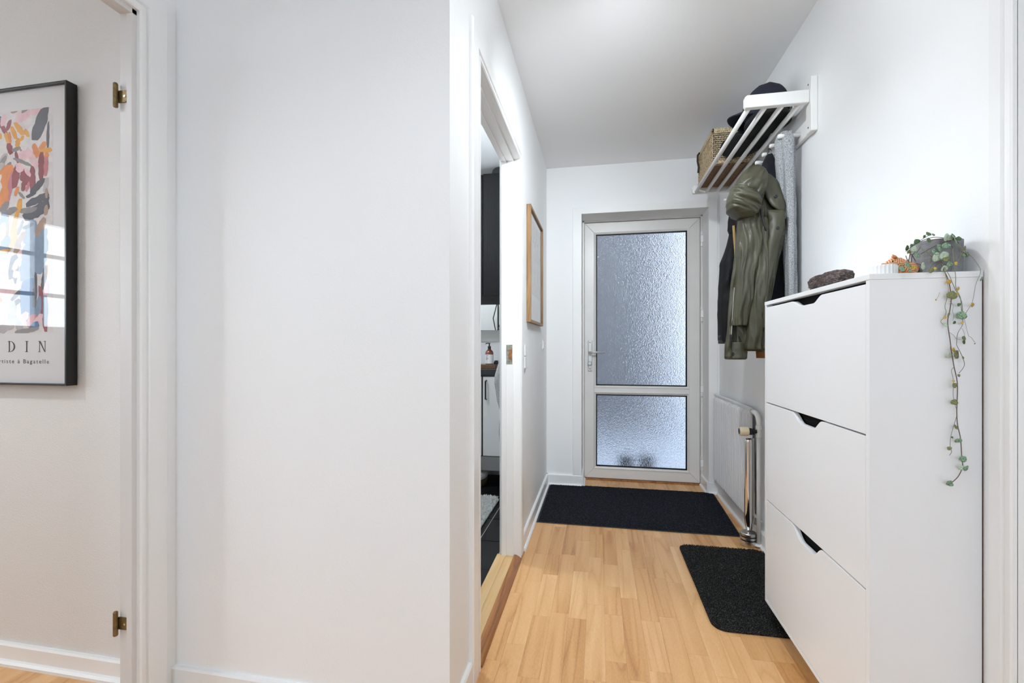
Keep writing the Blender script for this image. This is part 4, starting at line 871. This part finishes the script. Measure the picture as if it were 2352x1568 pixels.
def rounded(x0, y0, x1, y1, r, n=8, rot=0.0):
    out = []
    for (cx, cy, a0) in ((x1 - r, y1 - r, 0), (x0 + r, y1 - r, math.pi / 2), (x0 + r, y0 + r, math.pi), (x1 - r, y0 + r, 1.5 * math.pi)):
        for k in range(n + 1):
            t = a0 + math.pi / 2 * k / n; out.append((cx + r * math.cos(t), cy + r * math.sin(t)))
    mx, my = (x0 + x1) / 2, (y0 + y1) / 2
    return [(mx + (x - mx) * math.cos(rot) - (y - my) * math.sin(rot), my + (x - mx) * math.sin(rot) + (y - my) * math.cos(rot)) for x, y in out]
def pile(name, outline, z, m, parent, count, seed, h=0.004, wd=0.0016):
    """short tufts standing on the mat, one mesh"""
    r = random.Random(seed); xs = [p[0] for p in outline]; ys = [p[1] for p in outline]
    def inside(x, y):
        c = False; j = len(outline) - 1
        for i in range(len(outline)):
            xi, yi = outline[i]; xj, yj = outline[j]
            if (yi > y) != (yj > y) and x < (xj - xi) * (y - yi) / (yj - yi) + xi: c = not c
            j = i
        return c
    V, Fs = [], []
    for _ in range(count):
        x, y = r.uniform(min(xs), max(xs)), r.uniform(min(ys), max(ys))
        if not inside(x, y): continue
        a = r.uniform(0, 6.28); hh = h * r.uniform(0.6, 1.3); lx, ly = r.uniform(-1, 1) * h * 0.6, r.uniform(-1, 1) * h * 0.6; b = len(V)
        for k in range(3): V.append((x + wd * math.cos(a + 2.094 * k), y + wd * math.sin(a + 2.094 * k), z))
        V.append((x + lx, y + ly, z + hh)); Fs += [(b, b + 1, b + 3), (b + 1, b + 2, b + 3), (b + 2, b, b + 3)]
    o = obj(name, MB().add(V, Fs), m, parent, fix=False); o['kind'] = 'stuff'; return o
m1 = thing('door_mat', (0.23, 3.24, 0.0), 'large black rectangular mat in front of the outer door', 'mat')
o1 = [(-0.372, 2.842), (0.805, 2.842), (0.838, 3.635), (-0.374, 3.635)]
obj('rubber_backing', MB().prism([(-0.384, 2.836), (0.812, 2.836), (0.846, 3.638), (-0.386, 3.638)], 'z', 0.0002, 0.0045), M['mat_edge'], m1, bevel=0.001)
obj('carpet', MB().prism(o1, 'z', 0.0045, 0.008), M['mat_black'], m1)
pile('pile', o1, 0.0078, M['mat_black'], m1, 42000, 11, 0.0035, 0.0022)
m2 = thing('door_mat', (0.66, 2.26, 0.0), 'charcoal mat with rounded corners half under the shoe cabinet', 'mat')
o2 = rounded(0.437, 1.882, 0.872, 2.648, 0.055, rot=0.006)
obj('backing', MB().prism(o2, 'z', 0.0002, 0.009), M['mat_grey'], m2)
pile('pile', rounded(0.434, 1.879, 0.874, 2.651, 0.055, rot=0.006), 0.0085, M['mat_grey'], m2, 34000, 12, 0.0065, 0.0018)

# ---------------------------------------------------------------- bathroom threshold
th = thing('trim_10', (-0.46, 1.945, 0.0), 'pale wooden doorstep with a dark oak edge strip at the bathroom', 'trim'); th['kind'] = 'structure'
obj('sill_board', MB().box(-0.520, 1.506, 0.0, -0.474, 2.323, 0.022), M['oak_sill'], th, bevel=0.0015)
obj('sill_board', MB().box(-0.4735, 1.506, 0.0, -0.431, 2.323, 0.022), M['oak_sill'], th, bevel=0.0015)
obj('edge_strip', MB().prism([(-0.430, 0.0), (-0.392, 0.0), (-0.392, 0.005), (-0.398, 0.012), (-0.410, 0.020), (-0.422, 0.0245), (-0.430, 0.0245)], 'y', 1.515, 2.415), M['oak_dark'], th, bevel=0.001)

# ---------------------------------------------------------------- left corridor wall: small framed print, switch, socket
def text(name, body, size, loc, m, parent, rot, extrude=0.0, space=1.0):
    c = bpy.data.curves.new(name, 'FONT'); c.body = body; c.size = size; c.space_character = space; c.extrude = extrude; c.resolution_u = 3
    tmp = bpy.data.objects.new(name, c); COL.objects.link(tmp)
    dg = bpy.context.evaluated_depsgraph_get(); me = bpy.data.meshes.new_from_object(tmp.evaluated_get(dg)); bpy.data.objects.remove(tmp)
    o = bpy.data.objects.new(name, me); me.materials.clear(); me.materials.append(m); COL.objects.link(o); o.parent = parent
    o.location = Vector(loc) - ORG[parent.name]; o.rotation_euler = rot; ORG[o.name] = Vector(loc); return o
fp = thing('framed_print', (XL + 0.012, 2.90, 1.25), 'oak framed grey print on the left corridor wall', 'picture')
fy0, fy1, fz0, fz1, fx = 2.600, 3.190, 1.246, 1.928, XL + 0.026
w_ = 0.016
for pts in ([(fy0, fz0), (fy0, fz1), (fy0 + w_, fz1 - w_), (fy0 + w_, fz0 + w_)], [(fy1, fz0), (fy1 - w_, fz0 + w_), (fy1 - w_, fz1 - w_), (fy1, fz1)],
            [(fy0, fz0), (fy0 + w_, fz0 + w_), (fy1 - w_, fz0 + w_), (fy1, fz0)], [(fy0, fz1), (fy1, fz1), (fy1 - w_, fz1 - w_), (fy0 + w_, fz1 - w_)]):
    obj('frame_bar', MB().prism(pts, 'x', XL + 0.001, fx), M['oak_frame'], fp, bevel=0.001)
sheet = obj('paper', MB().box(XL + 0.004, fy0 + w_, fz0 + w_, XL + 0.014, fy1 - w_, fz1 - w_), mat('grey_paper', (0.60, 0.605, 0.62), 0.7), fp)
obj('printed_image', MB().box(XL + 0.0141, fy0 + 0.05, 1.42, XL + 0.0146, fy1 - 0.05, fz1 - 0.06), speckle('faded_grey_print', ['#8b8d90', '#b9b5b4', '#c9b7ae', '#b5b6ba'], 22, rough=0.8, bump=0.0, distort=1.2, stops=[0.36, 0.46, 0.54, 0.64]), sheet)
obj('glazing', MB().box(XL + 0.0165, fy0 + w_, fz0 + w_, XL + 0.0175, fy1 - w_, fz1 - w_), M['clear'], fp)
sw = thing('light_switch', (XL + 0.004, 2.505, 0.975), 'white double light switch and socket plate beside the bathroom door', 'switch')
obj('back_plate', MB().box(XL + 0.0002, 2.466, 0.976, XL + 0.007, 2.548, 1.117), M['wht_pl'], sw, bevel=0.003)
obj('rocker', MB().box(XL + 0.007, 2.474, 1.052, XL + 0.014, 2.540, 1.110), M['wht_pl'], sw, bevel=0.002)
obj('socket_insert', MB().box(XL + 0.007, 2.474, 0.984, XL + 0.013, 2.540, 1.046), M['wht_pl'], sw, bevel=0.002)
s2 = thing('light_switch', (XL + 0.004, 3.38, 1.085), 'small white light switch near the end wall corner', 'switch')
obj('back_plate', MB().box(XL + 0.0002, 3.338, 1.083, XL + 0.007, 3.418, 1.155), M['wht_pl'], s2, bevel=0.003)
obj('rocker', MB().box(XL + 0.007, 3.348, 1.092, XL + 0.013, 3.408, 1.146), M['wht_pl'], s2, bevel=0.002)

# ---------------------------------------------------------------- bathroom seen through the doorway
bf = obj('floor_bathroom', MB().box(-2.2, 1.32, -0.01, -0.521, YB, -0.0012), M['grout']); struct(bf, 'pale grout bed under black bathroom tiles', 'floor')
T = 0.327; G = 0.0028
ys = [2.184 + T * k for k in range(-3, 6)]; xs = [-0.668 + T * k for k in range(-5, 2)]
for i in range(len(xs) - 1):
    for j in range(len(ys) - 1):
        a, b, c, d = max(xs[i], -2.2) + G, min(xs[i + 1], -0.521) - G, max(ys[j], 1.34) + G, min(ys[j + 1], YB) - G
        if b - a > 0.02 and d - c > 0.02: obj('tile', MB().box(a, c, -0.0012, b, d, 0.002), M['tile'], bf, fix=False)
va_ = thing('vanity_unit', (-0.95, 3.62, 0.15), 'white vanity unit with black worktop in the bathroom', 'cabinet')
VY = 3.425
def vx(px): return at(px, 900, VY).x
def vz(py): return at(1128, py, VY).z
obj('worktop', MB().box(-1.45, VY - 0.012, vz(861), -0.525, YB - 0.008, vz(848)), M['counter'], va_, bevel=0.002)
obj('carcass', MB().box(-1.44, VY + 0.018, vz(1081), -0.53, YB - 0.008, vz(861)), M['counter'], va_)
dr = obj('cabinet_door', MB().box(vx(1109), VY, vz(1047), -0.53, VY + 0.017, vz(865)), M['van'], va_, bevel=0.0015)
d2_ = obj('cabinet_door', MB().box(-1.44, VY, vz(1047), vx(1105.5), VY + 0.017, vz(865)), M['van'], va_, bevel=0.0015)
obj('door_handle', MB().tube([(vx(1117), VY, vz(874)), (vx(1117), VY - 0.028, vz(875)), (vx(1117), VY - 0.028, vz(916)), (vx(1117), VY, vz(917))], 0.0065, 8), M['blk_pl'], dr)
obj('plinth', MB().box(-1.44, VY + 0.004, vz(1081), -0.53, VY + 0.017, vz(1048.5)), M['plinth'], va_)
wc = thing('wall_cabinet', (-0.9, 3.60, 1.5), 'black wood-grained wall cabinet hanging in the bathroom', 'cabinet')
WY = 3.45
wz0, wz1 = at(1128, 678, WY).z, at(1128, 398, WY).z
obj('carcass', MB().box(at(1105, 600, WY).x - 0.30, WY + 0.02, wz0, -0.535, YB - 0.010, wz1 - 0.004), M['blackwood'], wc, bevel=0.002)
obj('cabinet_door', MB().box(at(1109.5, 600, WY).x, WY, wz0, -0.535, WY + 0.018, wz1), M['blackwood'], wc, bevel=0.0015)
obj('cabinet_door', MB().box(at(1105, 600, WY).x - 0.30, WY, wz0, at(1108.5, 600, WY).x, WY + 0.018, wz1 - 0.006), M['blackwood'], wc, bevel=0.0015)
fan = thing('speaker', (-0.72, 3.60, wz1), 'black rounded box standing on top of the wall cabinet', 'speaker')
fz = wz1; fx0 = at(1131, 390, 3.52).x
pts = [(fx0, fz), (-0.53, fz), (-0.53, min(CE - 0.012, fz + 0.072))] + [(fx0 + 0.045 - 0.045 * math.sin(math.pi / 2 * k / 6), min(CE - 0.012, fz + 0.072) - 0.045 + 0.045 * math.cos(math.pi / 2 * k / 6)) for k in range(7)]
obj('housing', MB().prism(pts, 'y', 3.50, 3.70), M['blk_pl'], fan, bevel=0.003)
for dx in (0.015, 0.030): obj('indicator', MB().lathe([(0.0025, 0), (0.0025, -0.0015)], (fx0 + dx, 3.4985, fz + 0.008), 8, 'y'), M['steel'], fan)
mz0, mz1 = at(1128, 758, YB - 0.01).z, 1.62
mi = thing('wall_mirror', (-0.95, YB - 0.006, mz0), 'wide mirror on the bathroom wall under the black cabinet', 'mirror')
obj('mirror_glass', MB().box(-1.35, YB - 0.008, mz0, -0.54, YB - 0.001, mz1), M['mirror'], mi)
struct(obj('trim_11', MB().box(-2.2, YB - 0.006, at(1128, 785, YB).z, -0.52, YB - 0.0005, mz0 - 0.002), M['tile_wall']), 'grey tiled strip on the bathroom wall below the mirror', 'trim')
tr = obj('wooden_tray', MB().box(at(1100, 845, 3.62).x - 0.06, 3.53, vz(848), at(1144, 845, 3.62).x, 3.72, vz(848) + 0.032), M['walnut'], bevel=0.003)
tag(tr, 'brown wooden board on the black bathroom worktop', 'tray')
bz = vz(848) + 0.032; bc = at(1124, 838, 3.62); sc_ = 3.66 / FPX
bt = thing('soap_bottle', (bc.x, 3.62, bz), 'amber soap pump bottle with white label on the wooden board', 'bottle')
obj('bottle', MB().lathe([(0.031, 0), (0.034, 0.003), (0.0345, 0.088), (0.031, 0.104), (0.020, 0.116), (0.012, 0.122), (0.012, 0.128)], (bc.x, 3.62, bz), 24), M['amber'], bt, smooth=True)
lb = obj('paper_label', MB().lathe([(0.0350, 0.006), (0.0350, 0.080)], (bc.x, 3.62, bz), 24), M['paper'], bt)
for (z, wd) in ((0.070, 0.018), (0.056, 0.012), (0.047, 0.020), (0.038, 0.010)):
    obj('print_line', MB().box(bc.x - 0.018, 3.62 - 0.0362, bz + z, bc.x - 0.018 + wd, 3.62 - 0.0345, bz + z + 0.003), M['ink'], lb)
pu = obj('pump', MB().lathe([(0.0135, 0.122), (0.0135, 0.146), (0.006, 0.149), (0.005, 0.166), (0.009, 0.168), (0.009, 0.174)], (bc.x, 3.62, bz), 14), M['blk_pl'], bt)
obj('spout', MB().tube([(bc.x, 3.62, bz + 0.171), (bc.x - 0.024, 3.615, bz + 0.171), (bc.x - 0.030, 3.614, bz + 0.164)], 0.004, 8), M['blk_pl'], pu)
jc = at(1141, 838, 3.66); tag(obj('small_jar', MB().lathe([(0.018, 0), (0.020, 0.003), (0.020, 0.020), (0.016, 0.022), (0.016, 0.030), (0.012, 0.031)], (jc.x, 3.64, bz), 16), M['blk_pl']), 'small dark jar beside the soap bottle', 'jar')
TY = 2.95
tw = thing('hand_towel', (-0.60, TY, 0.30), 'grey terry towel hanging just inside the bathroom doorway', 'towel')
obj('towel_cloth', garment([(800, 1157, 1178, TY, 0.02), (815, 1150, 1178, TY, 0.03), (840, 1143, 1178, TY, 0.035), (862, 1136.5, 1178, TY, 0.04), (880, 1136, 1176, TY, 0.04), (920, 1142, 1176, TY, 0.04), (945, 1150, 1176, TY, 0.04), (990, 1146, 1176, TY, 0.04), (1040, 1150, 1176, TY, 0.04), (1078, 1152, 1176, TY, 0.04)], 3.3, 5, 0.015), M['towel'], tw, smooth=True)
obj('towel_hook', MB().tube([(-0.511, TY, at(1160, 800, TY).z), (-0.56, TY, at(1160, 800, TY).z - 0.01), (-0.565, TY, at(1160, 800, TY).z + 0.012)], 0.005, 8), M['steel'], tw)
rg = thing('bath_rug', (-0.9, 2.95, 0.0), 'white fluffy rug on black bathroom tiles', 'rug')
ro = rounded(-1.36, 2.60, -0.700, 3.22, 0.07)
obj('rug_base', MB().prism(ro, 'z', 0.0022, 0.016), M['fluff'], rg, bevel=0.004)
pile('pile', ro, 0.014, M['fluff'], rg, 9000, 21, 0.016, 0.006)
pb = thing('pet_bed', (-1.03, 3.52, 0.0), 'low brown basket with fluffy white rim under the vanity', 'basket')
pc = (-1.03, 3.52)
obj('basket_side', MB().lathe([(0.13, 0.003), (0.150, 0.008), (0.165, 0.060), (0.15, 0.064), (0.14, 0.02)], (pc[0], pc[1], 0), 28), M['wicker_br'], pb, smooth=True)
def torus(c, R_, r, n=28, k=12, seed=0):
    rings = []
    for i in range(n + 1):
        t = 2 * math.pi * i / n
        rings.append([(c[0] + (R_ + r * math.cos(a)) * math.cos(t), c[1] + (R_ + r * math.cos(a)) * math.sin(t), c[2] + r * math.sin(a) * (1 + 0.1 * noise.noise(Vector((math.cos(t) * 3, math.sin(t) * 3, seed))))) for a in [2 * math.pi * q / k for q in range(k)]])
    return MB().loft(rings, cap=False)
obj('fluffy_rim', torus((pc[0], pc[1], 0.092), 0.118, 0.045), M['fluff'], pb, smooth=True)
# shower rail that the mirror shows
shr = thing('shower_rail', (-1.35, 2.0, 1.0), 'black shower rail and hose mirrored in the bathroom mirror', 'shower')
obj('riser', MB().tube([(-1.38, 1.45, 0.9), (-1.38, 1.45, 2.1)], 0.011, 10), M['blk_pl'], shr)
obj('hose', MB().tube([(-1.38, 1.47, 1.75), (-1.44, 1.5, 1.5), (-1.40, 1.5, 1.3), (-1.34, 1.5, 1.42), (-1.37, 1.5, 1.0)], 0.008, 8), M['blk_pl'], shr, smooth=True)
obj('screen_rail', MB().tube([(-2.19, 1.75, 1.98), (-0.55, 1.75, 1.98)], 0.010, 8), M['steel'], shr)

# ---------------------------------------------------------------- poster in the left room
po = thing('framed_poster', (-2.076, YP - 0.018, 0.972), 'large black framed abstract poster on the left room wall', 'poster')
qx0, qx1, qz0, qz1, qf = -2.426, -1.726, 0.972, 1.982, 1.200
w_ = 0.007
for pts in ([(qx0, qz0), (qx0, qz1), (qx0 + w_, qz1 - w_), (qx0 + w_, qz0 + w_)], [(qx1, qz0), (qx1 - w_, qz0 + w_), (qx1 - w_, qz1 - w_), (qx1, qz1)],
            [(qx0, qz0), (qx0 + w_, qz0 + w_), (qx1 - w_, qz0 + w_), (qx1, qz0)], [(qx0, qz1), (qx1, qz1), (qx1 - w_, qz1 - w_), (qx0 + w_, qz1 - w_)]):
    obj('frame_bar', MB().prism(pts, 'y', qf, YP - 0.004), mat('black_frame_aluminium', (0.006, 0.006, 0.007), 0.3), po, bevel=0.0008)
PYv = 1.2120
sheet = obj('paper', MB().box(qx0 + w_, PYv, qz0 + w_, qx1 - w_, PYv + 0.006, qz1 - w_), mat('poster_paper', (0.70, 0.685, 0.685), 0.7), po)
obj('glazing', MB().box(qx0 + w_, 1.2040, qz0 + w_, qx1 - w_, 1.2055, qz1 - w_), M['clear'], po)
PALM = ['#d9d3d1', '#e3bfc3', '#94555b', '#e0a24c', '#df8f57', '#5c5d66', '#8f8b8a', '#7f93a8', '#5577a0', '#a98f7d', '#b8b4b3', '#c27f86']
pmats = [mat('poster_ink', h, 0.75, var=0.10, vscale=45) for h in PALM]
art = MB()
ax0, ax1, az0, az1 = -2.354, -1.798, 1.148, 1.907
art.cur = 0
art.add([(ax0, PYv - 0.0003, az0), (ax1, PYv - 0.0003, az0), (ax1, PYv - 0.0003, az1), (ax0, PYv - 0.0003, az1)], [(0, 1, 2, 3)])
layer = [0.0]
def stroke(px, py, ln, wd, ang, ci, seed=0):
    """brush stroke centred at that spot of the print: length, width in photo pixels, angle from vertical"""
    r = random.Random(int(px * 7 + py * 13 + seed)); c = at(px, py, PYv); kx, kz = 2.1 / FPX, 1.65 / FPX
    layer[0] += 0.0000045; Y = PYv - 0.0004 - layer[0]; pts = []
    N_ = 9; ca, sa = math.cos(ang), math.sin(ang)
    for side in (1, -1):
        for i in range(N_ + 1):
            t = i / N_ if side == 1 else 1 - i / N_
            hw = wd / 2 * (math.sin(math.pi * min(1, max(0, 0.06 + 0.90 * t))) ** 0.40) * r.uniform(0.80, 1.1)
            l = (t - 0.5) * ln + (r.uniform(-0.06, 0.06) * ln if t in (0, 1) else 0)
            u, v = side * hw, l
            x = c.x + (u * ca + v * sa) * kx; z = c.z + (-u * sa + v * ca) * kz
            pts.append((min(ax1, max(ax0, x)), Y, min(az1, max(az0, z))))
    art.cur = ci; art.add(pts, [tuple(range(len(pts)))])
def s8(x, y): return (x / 4.611, 220 + y / 4.611)
def s2c(x, y): return (x / 3.733, 550 + y / 3.733)
ST = [  # crop-8 coordinates: x, y, length, width, angle, colour
 (430, 150, 190, 90, 1.35, 1), (250, 210, 170, 110, 1.0, 1), (150, 160, 70, 50, 1.4, 9), (270, 145, 90, 40, 1.0, 6), (510, 110, 40, 25, 0.2, 9), (40, 160, 90, 20, 1.4, 3), (430, 290, 330, 120, 0.35, 5), (510, 420, 260, 30, 0.02, 5),
 (30, 330, 190, 50, -0.45, 2), (95, 310, 110, 45, 0.35, 2), (40, 260, 120, 60, 0.2, 1), (205, 350, 160, 60, -0.6, 3), (148, 390, 140, 48, -0.35, 3), (285, 395, 90, 40, -0.4, 3), (75, 445, 110, 48, -0.3, 3), (105, 445, 130, 36, -0.1, 4), (190, 500, 100, 55, 0.1, 3), (5, 430, 60, 40, 0, 3),
 (235, 450, 60, 36, 0.5, 3), (105, 560, 120, 62, -0.25, 2), (175, 565, 90, 45, 1.3, 6), (220, 575, 70, 20, -0.7, 9), (240, 640, 120, 110, 0.9, 1), (180, 650, 120, 36, -0.2, 2), (240, 700, 190, 36, -1.1, 6), (380, 580, 150, 60, -0.3, 4), (455, 530, 90, 60, 0.7, 4), (480, 580, 130, 60, 1.5, 3), (495, 640, 80, 46, 0.1, 4),
 (440, 745, 260, 66, 0.02, 2), (490, 740, 200, 46, 0.05, 11), (340, 660, 220, 70, -0.5, 1), (30, 680, 140, 70, 0.5, 10), (35, 690, 110, 50, 0.6, 6), (90, 735, 80, 40, 0.8, 6), (80, 850, 230, 130, 0.2, 4), (20, 790, 120, 60, 0.9, 4), (110, 960, 330, 70, 0.22, 11), (170, 850, 250, 80, 0.15, 2), (250, 840, 130, 70, 0.1, 2), (345, 880, 260, 64, 0.0, 2), (290, 870, 150, 44, 0.05, 2),
 (295, 810, 100, 40, -0.6, 1), (210, 760, 100, 80, -0.4, 1), (250, 950, 110, 46, 0.1, 2), (295, 965, 90, 36, 0.3, 11), (40, 1080, 230, 100, 0.1, 4), (180, 1010, 100, 40, 0.35, 4), (400, 960, 210, 70, 0.75, 5), (330, 1050, 110, 36, 1.2, 5), (230, 1055, 90, 30, -0.7, 6), (400, 1100, 240, 80, 1.15, 5), (470, 1080, 110, 70, -1.2, 5), (390, 1220, 300, 130, 1.1, 5), (300, 1210, 170, 60, 1.5, 6),
 (490, 940, 150, 50, 0.2, 10), (495, 1030, 100, 30, 0, 9), (490, 1210, 100, 44, 0.1, 9), (205, 1165, 140, 60, 0.2, 3), (50, 1180, 120, 80, 0.5, 6), (120, 1220, 130, 70, 1.2, 6), (35, 1250, 60, 40, 0.3, 4), (80, 1370, 240, 40, 0.02, 9), (40, 1330, 200, 80, 0.1, 7), (30, 1430, 160, 70, 0.1, 1), (160, 1340, 260, 46, 0.25, 3), (150, 1470, 180, 80, 0.0, 3),
 (215, 1400, 160, 40, 0.4, 6), (320, 1440, 260, 120, 0.3, 7), (430, 1400, 200, 80, 0.4, 9), (460, 1500, 180, 80, 0.2, 7), (230, 1500, 120, 60, 0.5, 9), (300, 1380, 120, 40, 1.2, 5)]
for (x, y, l, w2, a, c) in ST: stroke(*s8(x, y), l / 4.611, w2 / 4.611, a, c)
ST2 = [(50, 60, 150, 90, 0.2, 7), (110, 30, 90, 50, 0.5, 3), (30, 100, 110, 30, 1.4, 3), (150, 80, 160, 60, 0.1, 9), (180, 120, 130, 50, 0.5, 1), (290, 80, 220, 160, 0.6, 7), (370, 60, 160, 90, 0.1, 7), (120, 250, 230, 90, 0.05, 5), (140, 300, 60, 60, 0.0, 1), (140, 215, 100, 50, 0.5, 1), (260, 220, 260, 170, 0.3, 7), (350, 200, 200, 90, 0.2, 7),
       (400, 270, 110, 24, 0.05, 4), (380, 330, 200, 40, 0.15, 5), (20, 200, 160, 70, 0.3, 10), (20, 300, 260, 110, 0.05, 1), (90, 420, 150, 80, 0.1, 1), (150, 470, 130, 40, 0.8, 5), (140, 540, 90, 44, 1.0, 5), (250, 500, 330, 150, 0.02, 8), (240, 600, 200, 110, 0.1, 8), (300, 440, 300, 36, 0.05, 5), (360, 540, 260, 44, -0.1, 2), (385, 690, 190, 40, -0.1, 2), (330, 600, 200, 50, 0.1, 7),
       (390, 600, 260, 40, 0.0, 7), (200, 680, 120, 70, 0.6, 1), (280, 700, 110, 90, 0.2, 11), (330, 690, 120, 50, 0.5, 1), (30, 600, 300, 110, 0.0, 1), (100, 650, 240, 80, 0.05, 10), (170, 760, 60, 160, 1.3, 10), (300, 740, 80, 60, 0.9, 8), (230, 780, 200, 40, 1.4, 6), (30, 760, 90, 70, 0.4, 10), (400, 420, 120, 40, 0.1, 1)]
for (x, y, l, w2, a, c) in ST2: stroke(*s2c(x, y), l / 3.733, w2 / 3.733, a, c, 5)
for i in range(46):                                    # the part of the print beyond the left edge of the frame
    stroke(rnd.uniform(-160, -8), rnd.uniform(245, 755), rnd.uniform(25, 70), rnd.uniform(10, 30), rnd.uniform(-0.7, 1.2), rnd.randrange(1, 12), i)
obj('printed_painting', art, pmats, sheet, fix=False)
# serif capitals D I N, drawn as printed shapes
ink = mat('poster_black_ink', (0.035, 0.035, 0.04), 0.8)
def letters():
    mb = MB(); Y = PYv - 0.0006
    def q(pts): mb.add([(x, Y, z) for x, z in pts], [tuple(range(len(pts)))])
    def P_(px, py): v = at(px, py, PYv); return v.x, v.z
    def glyph(px0, px1, strokes):
        x0, z1 = P_(px0, 783.0); x1, z0 = P_(px1, 808.0)
        for s_ in strokes: q([(x0 + (x1 - x0) * u, z0 + (z1 - z0) * v) for u, v in s_])
    rc = lambda a, b, c, d: [(a, b), (c, b), (c, d), (a, d)]
    n_ = 12; outer = [(0.30 + 0.70 * math.sin(math.pi * k / n_) ** 1.0, 0.5 + 0.5 * math.cos(math.pi * k / n_)) for k in range(n_ + 1)]
    inner = [(0.30 + 0.52 * math.sin(math.pi * k / n_), 0.5 + 0.455 * math.cos(math.pi * k / n_)) for k in range(n_ + 1)]
    bowl = [[outer[k], outer[k + 1], inner[k + 1], inner[k]] for k in range(n_)]
    glyph(18.7, 34.8, [rc(0, 0, 0.32, 0.045), rc(0, 0.955, 0.32, 1), rc(0.12, 0, 0.27, 1)] + bowl)
    glyph(58.2, 65.2, [rc(0, 0, 1, 0.045), rc(0, 0.955, 1, 1), rc(0.32, 0, 0.68, 1)])
    glyph(88.2, 106.2, [rc(0, 0, 0.30, 0.04), rc(0.12, 0, 0.18, 1), rc(0, 0.96, 0.26, 1), rc(0.70, 0.96, 1, 1), rc(0.84, 0, 0.90, 1), [(0.10, 1), (0.27, 1), (0.90, 0), (0.80, 0)]])
    return mb
obj('title_print', letters(), ink, sheet, fix=False)
pt = at(-2.2, 833.5, PYv); pe = at(112, 833.5, PYv)
tx = text('subtitle_print', 'rtiste \u00e0 Bagatelle', 0.020, (pt.x, PYv - 0.0006, pt.z), ink, po, (math.pi / 2, 0, 0), 0.0, 1.30)
tx.scale = (((pe.x - pt.x) / max(1e-6, tx.dimensions.x)) if tx.dimensions.x else 1, 1, 1)

# ---------------------------------------------------------------- ceiling downlights (out of frame)
def downlight(x, y, power, label, cone=150, blend=0.55, radius=0.05, col=WARM):
    t_ = thing('ceiling_light', (x, y, CE), label, 'lamp', 'recessed ceiling lights')
    obj('trim_ring', MB().lathe([(0.062, 0), (0.062, -0.006), (0.055, -0.008), (0.050, -0.004), (0.050, -0.001)], (x, y, CE), 28), M['trim'], t_)
    l = add_light('downlight', 'SPOT', (0, 0, -0.03), power, col, (0, 0, 0), spot_size=math.radians(cone), spot_blend=blend, shadow_soft_size=radius)
    l.parent = t_
downlight(-0.2, 0.2, 12, 'recessed white ceiling light above the hall', 140, 0.6)
downlight(-2.6, 0.1, 29, 'added recessed ceiling light brightening the left room', 150, 0.6)  # extra lamp added as fill for the left room
# the bathroom's added fill globe is built after the pendant
# spot bar added to brighten the far corridor, just above the frame
gl = thing('fill_spot_bar', (0.25, 1.44, CE), 'added white spot bar with two heads brightening the corridor', 'lamp')
obj('rail', MB().box(0.05, 1.425, CE - 0.022, 0.45, 1.455, CE), M['trim'], gl, bevel=0.004)
def fill_spot_head(x, target, power, cone, blend):
    c = Vector((x, 1.44, CE - 0.20)); d = (Vector(target) - c).normalized()
    e = d.cross(Vector((1, 0, 0))).normalized(); f = d.cross(e).normalized()
    rings = []
    for (r, h) in ((0.022, -0.05), (0.030, -0.045), (0.036, 0.02), (0.034, 0.02), (0.028, 0.0), (0.01, -0.002)):
        rings.append([c + d * h + (e * math.cos(2 * math.pi * k / 20) + f * math.sin(2 * math.pi * k / 20)) * r for k in range(20)])
    hd_ = obj('fill_spot_head', MB().loft(rings), M['trim'], gl, smooth=False)
    obj('stem', MB().tube([c - d * 0.03, (x, 1.44, CE - 0.02)], 0.006, 8), M['steel'], hd_)
    l = add_light('fill_spot_light', 'SPOT', tuple(c + d * 0.025 - ORG[gl.name]), power, WARM, spot_size=math.radians(cone), spot_blend=blend, shadow_soft_size=0.035)
    l.rotation_euler = d.to_track_quat('-Z', 'Y').to_euler(); l.parent = gl
fill_spot_head(0.08, (0.08, 3.64, 1.06), 23, 134, 1.0)
fill_spot_head(0.30, (-0.41, 3.05, 1.38), 33, 86, 1.0)
downlight(0.12, 1.58, 15, 'recessed white ceiling light above the corridor start', 118, 0.7)
# glowing pendant added to lift ceiling and walls, just above the frame
GC = Vector((0.20, 1.185, 2.28))
pd = thing('pendant_lamp', GC, 'added opal globe pendant brightening the corridor mouth', 'lamp')
opal = bpy.data.materials.new('fill_opal'); opal.use_nodes = True
_p = opal.node_tree.nodes['Principled BSDF']; _p.inputs['Base Color'].default_value = (0.9, 0.9, 0.88, 1); _p.inputs['Emission Color'].default_value = (0.87, 0.945, 1.0, 1); _p.inputs['Emission Strength'].default_value = 10.5
obj('globe', MB().lathe([(0.09 * math.sin(math.pi * (0.06 + 0.88 * k / 10)), -0.09 * math.cos(math.pi * (0.06 + 0.88 * k / 10))) for k in range(11)], GC, 20), opal, pd, smooth=True)
obj('cap', MB().lathe([(0.020, 0.088), (0.024, 0.090), (0.022, 0.115), (0.006, 0.120)], GC, 16), M['steel'], pd)
obj('cord', MB().tube([GC + Vector((0, 0, 0.12)), (GC.x, GC.y, CE)], 0.003, 6), M['wht_pl'], pd)
BC = Vector((-1.40, 2.55, 2.36))  # glowing globe added as fill inside the bathroom
bl = thing('bathroom_lamp', BC, 'added round opal globe brightening the bathroom', 'lamp')
opal2 = opal.copy(); opal2.name = 'bright_fill_opal'; opal2.node_tree.nodes['Principled BSDF'].inputs['Emission Strength'].default_value = 54.0
obj('globe', MB().lathe([(0.10 * math.sin(math.pi * (0.06 + 0.88 * k / 10)), -0.10 * math.cos(math.pi * (0.06 + 0.88 * k / 10))) for k in range(11)], BC, 20), opal2, bl, smooth=True)
obj('base', MB().lathe([(0.06, 0.095), (0.06, CE - BC.z)], BC, 20), M['trim'], bl)
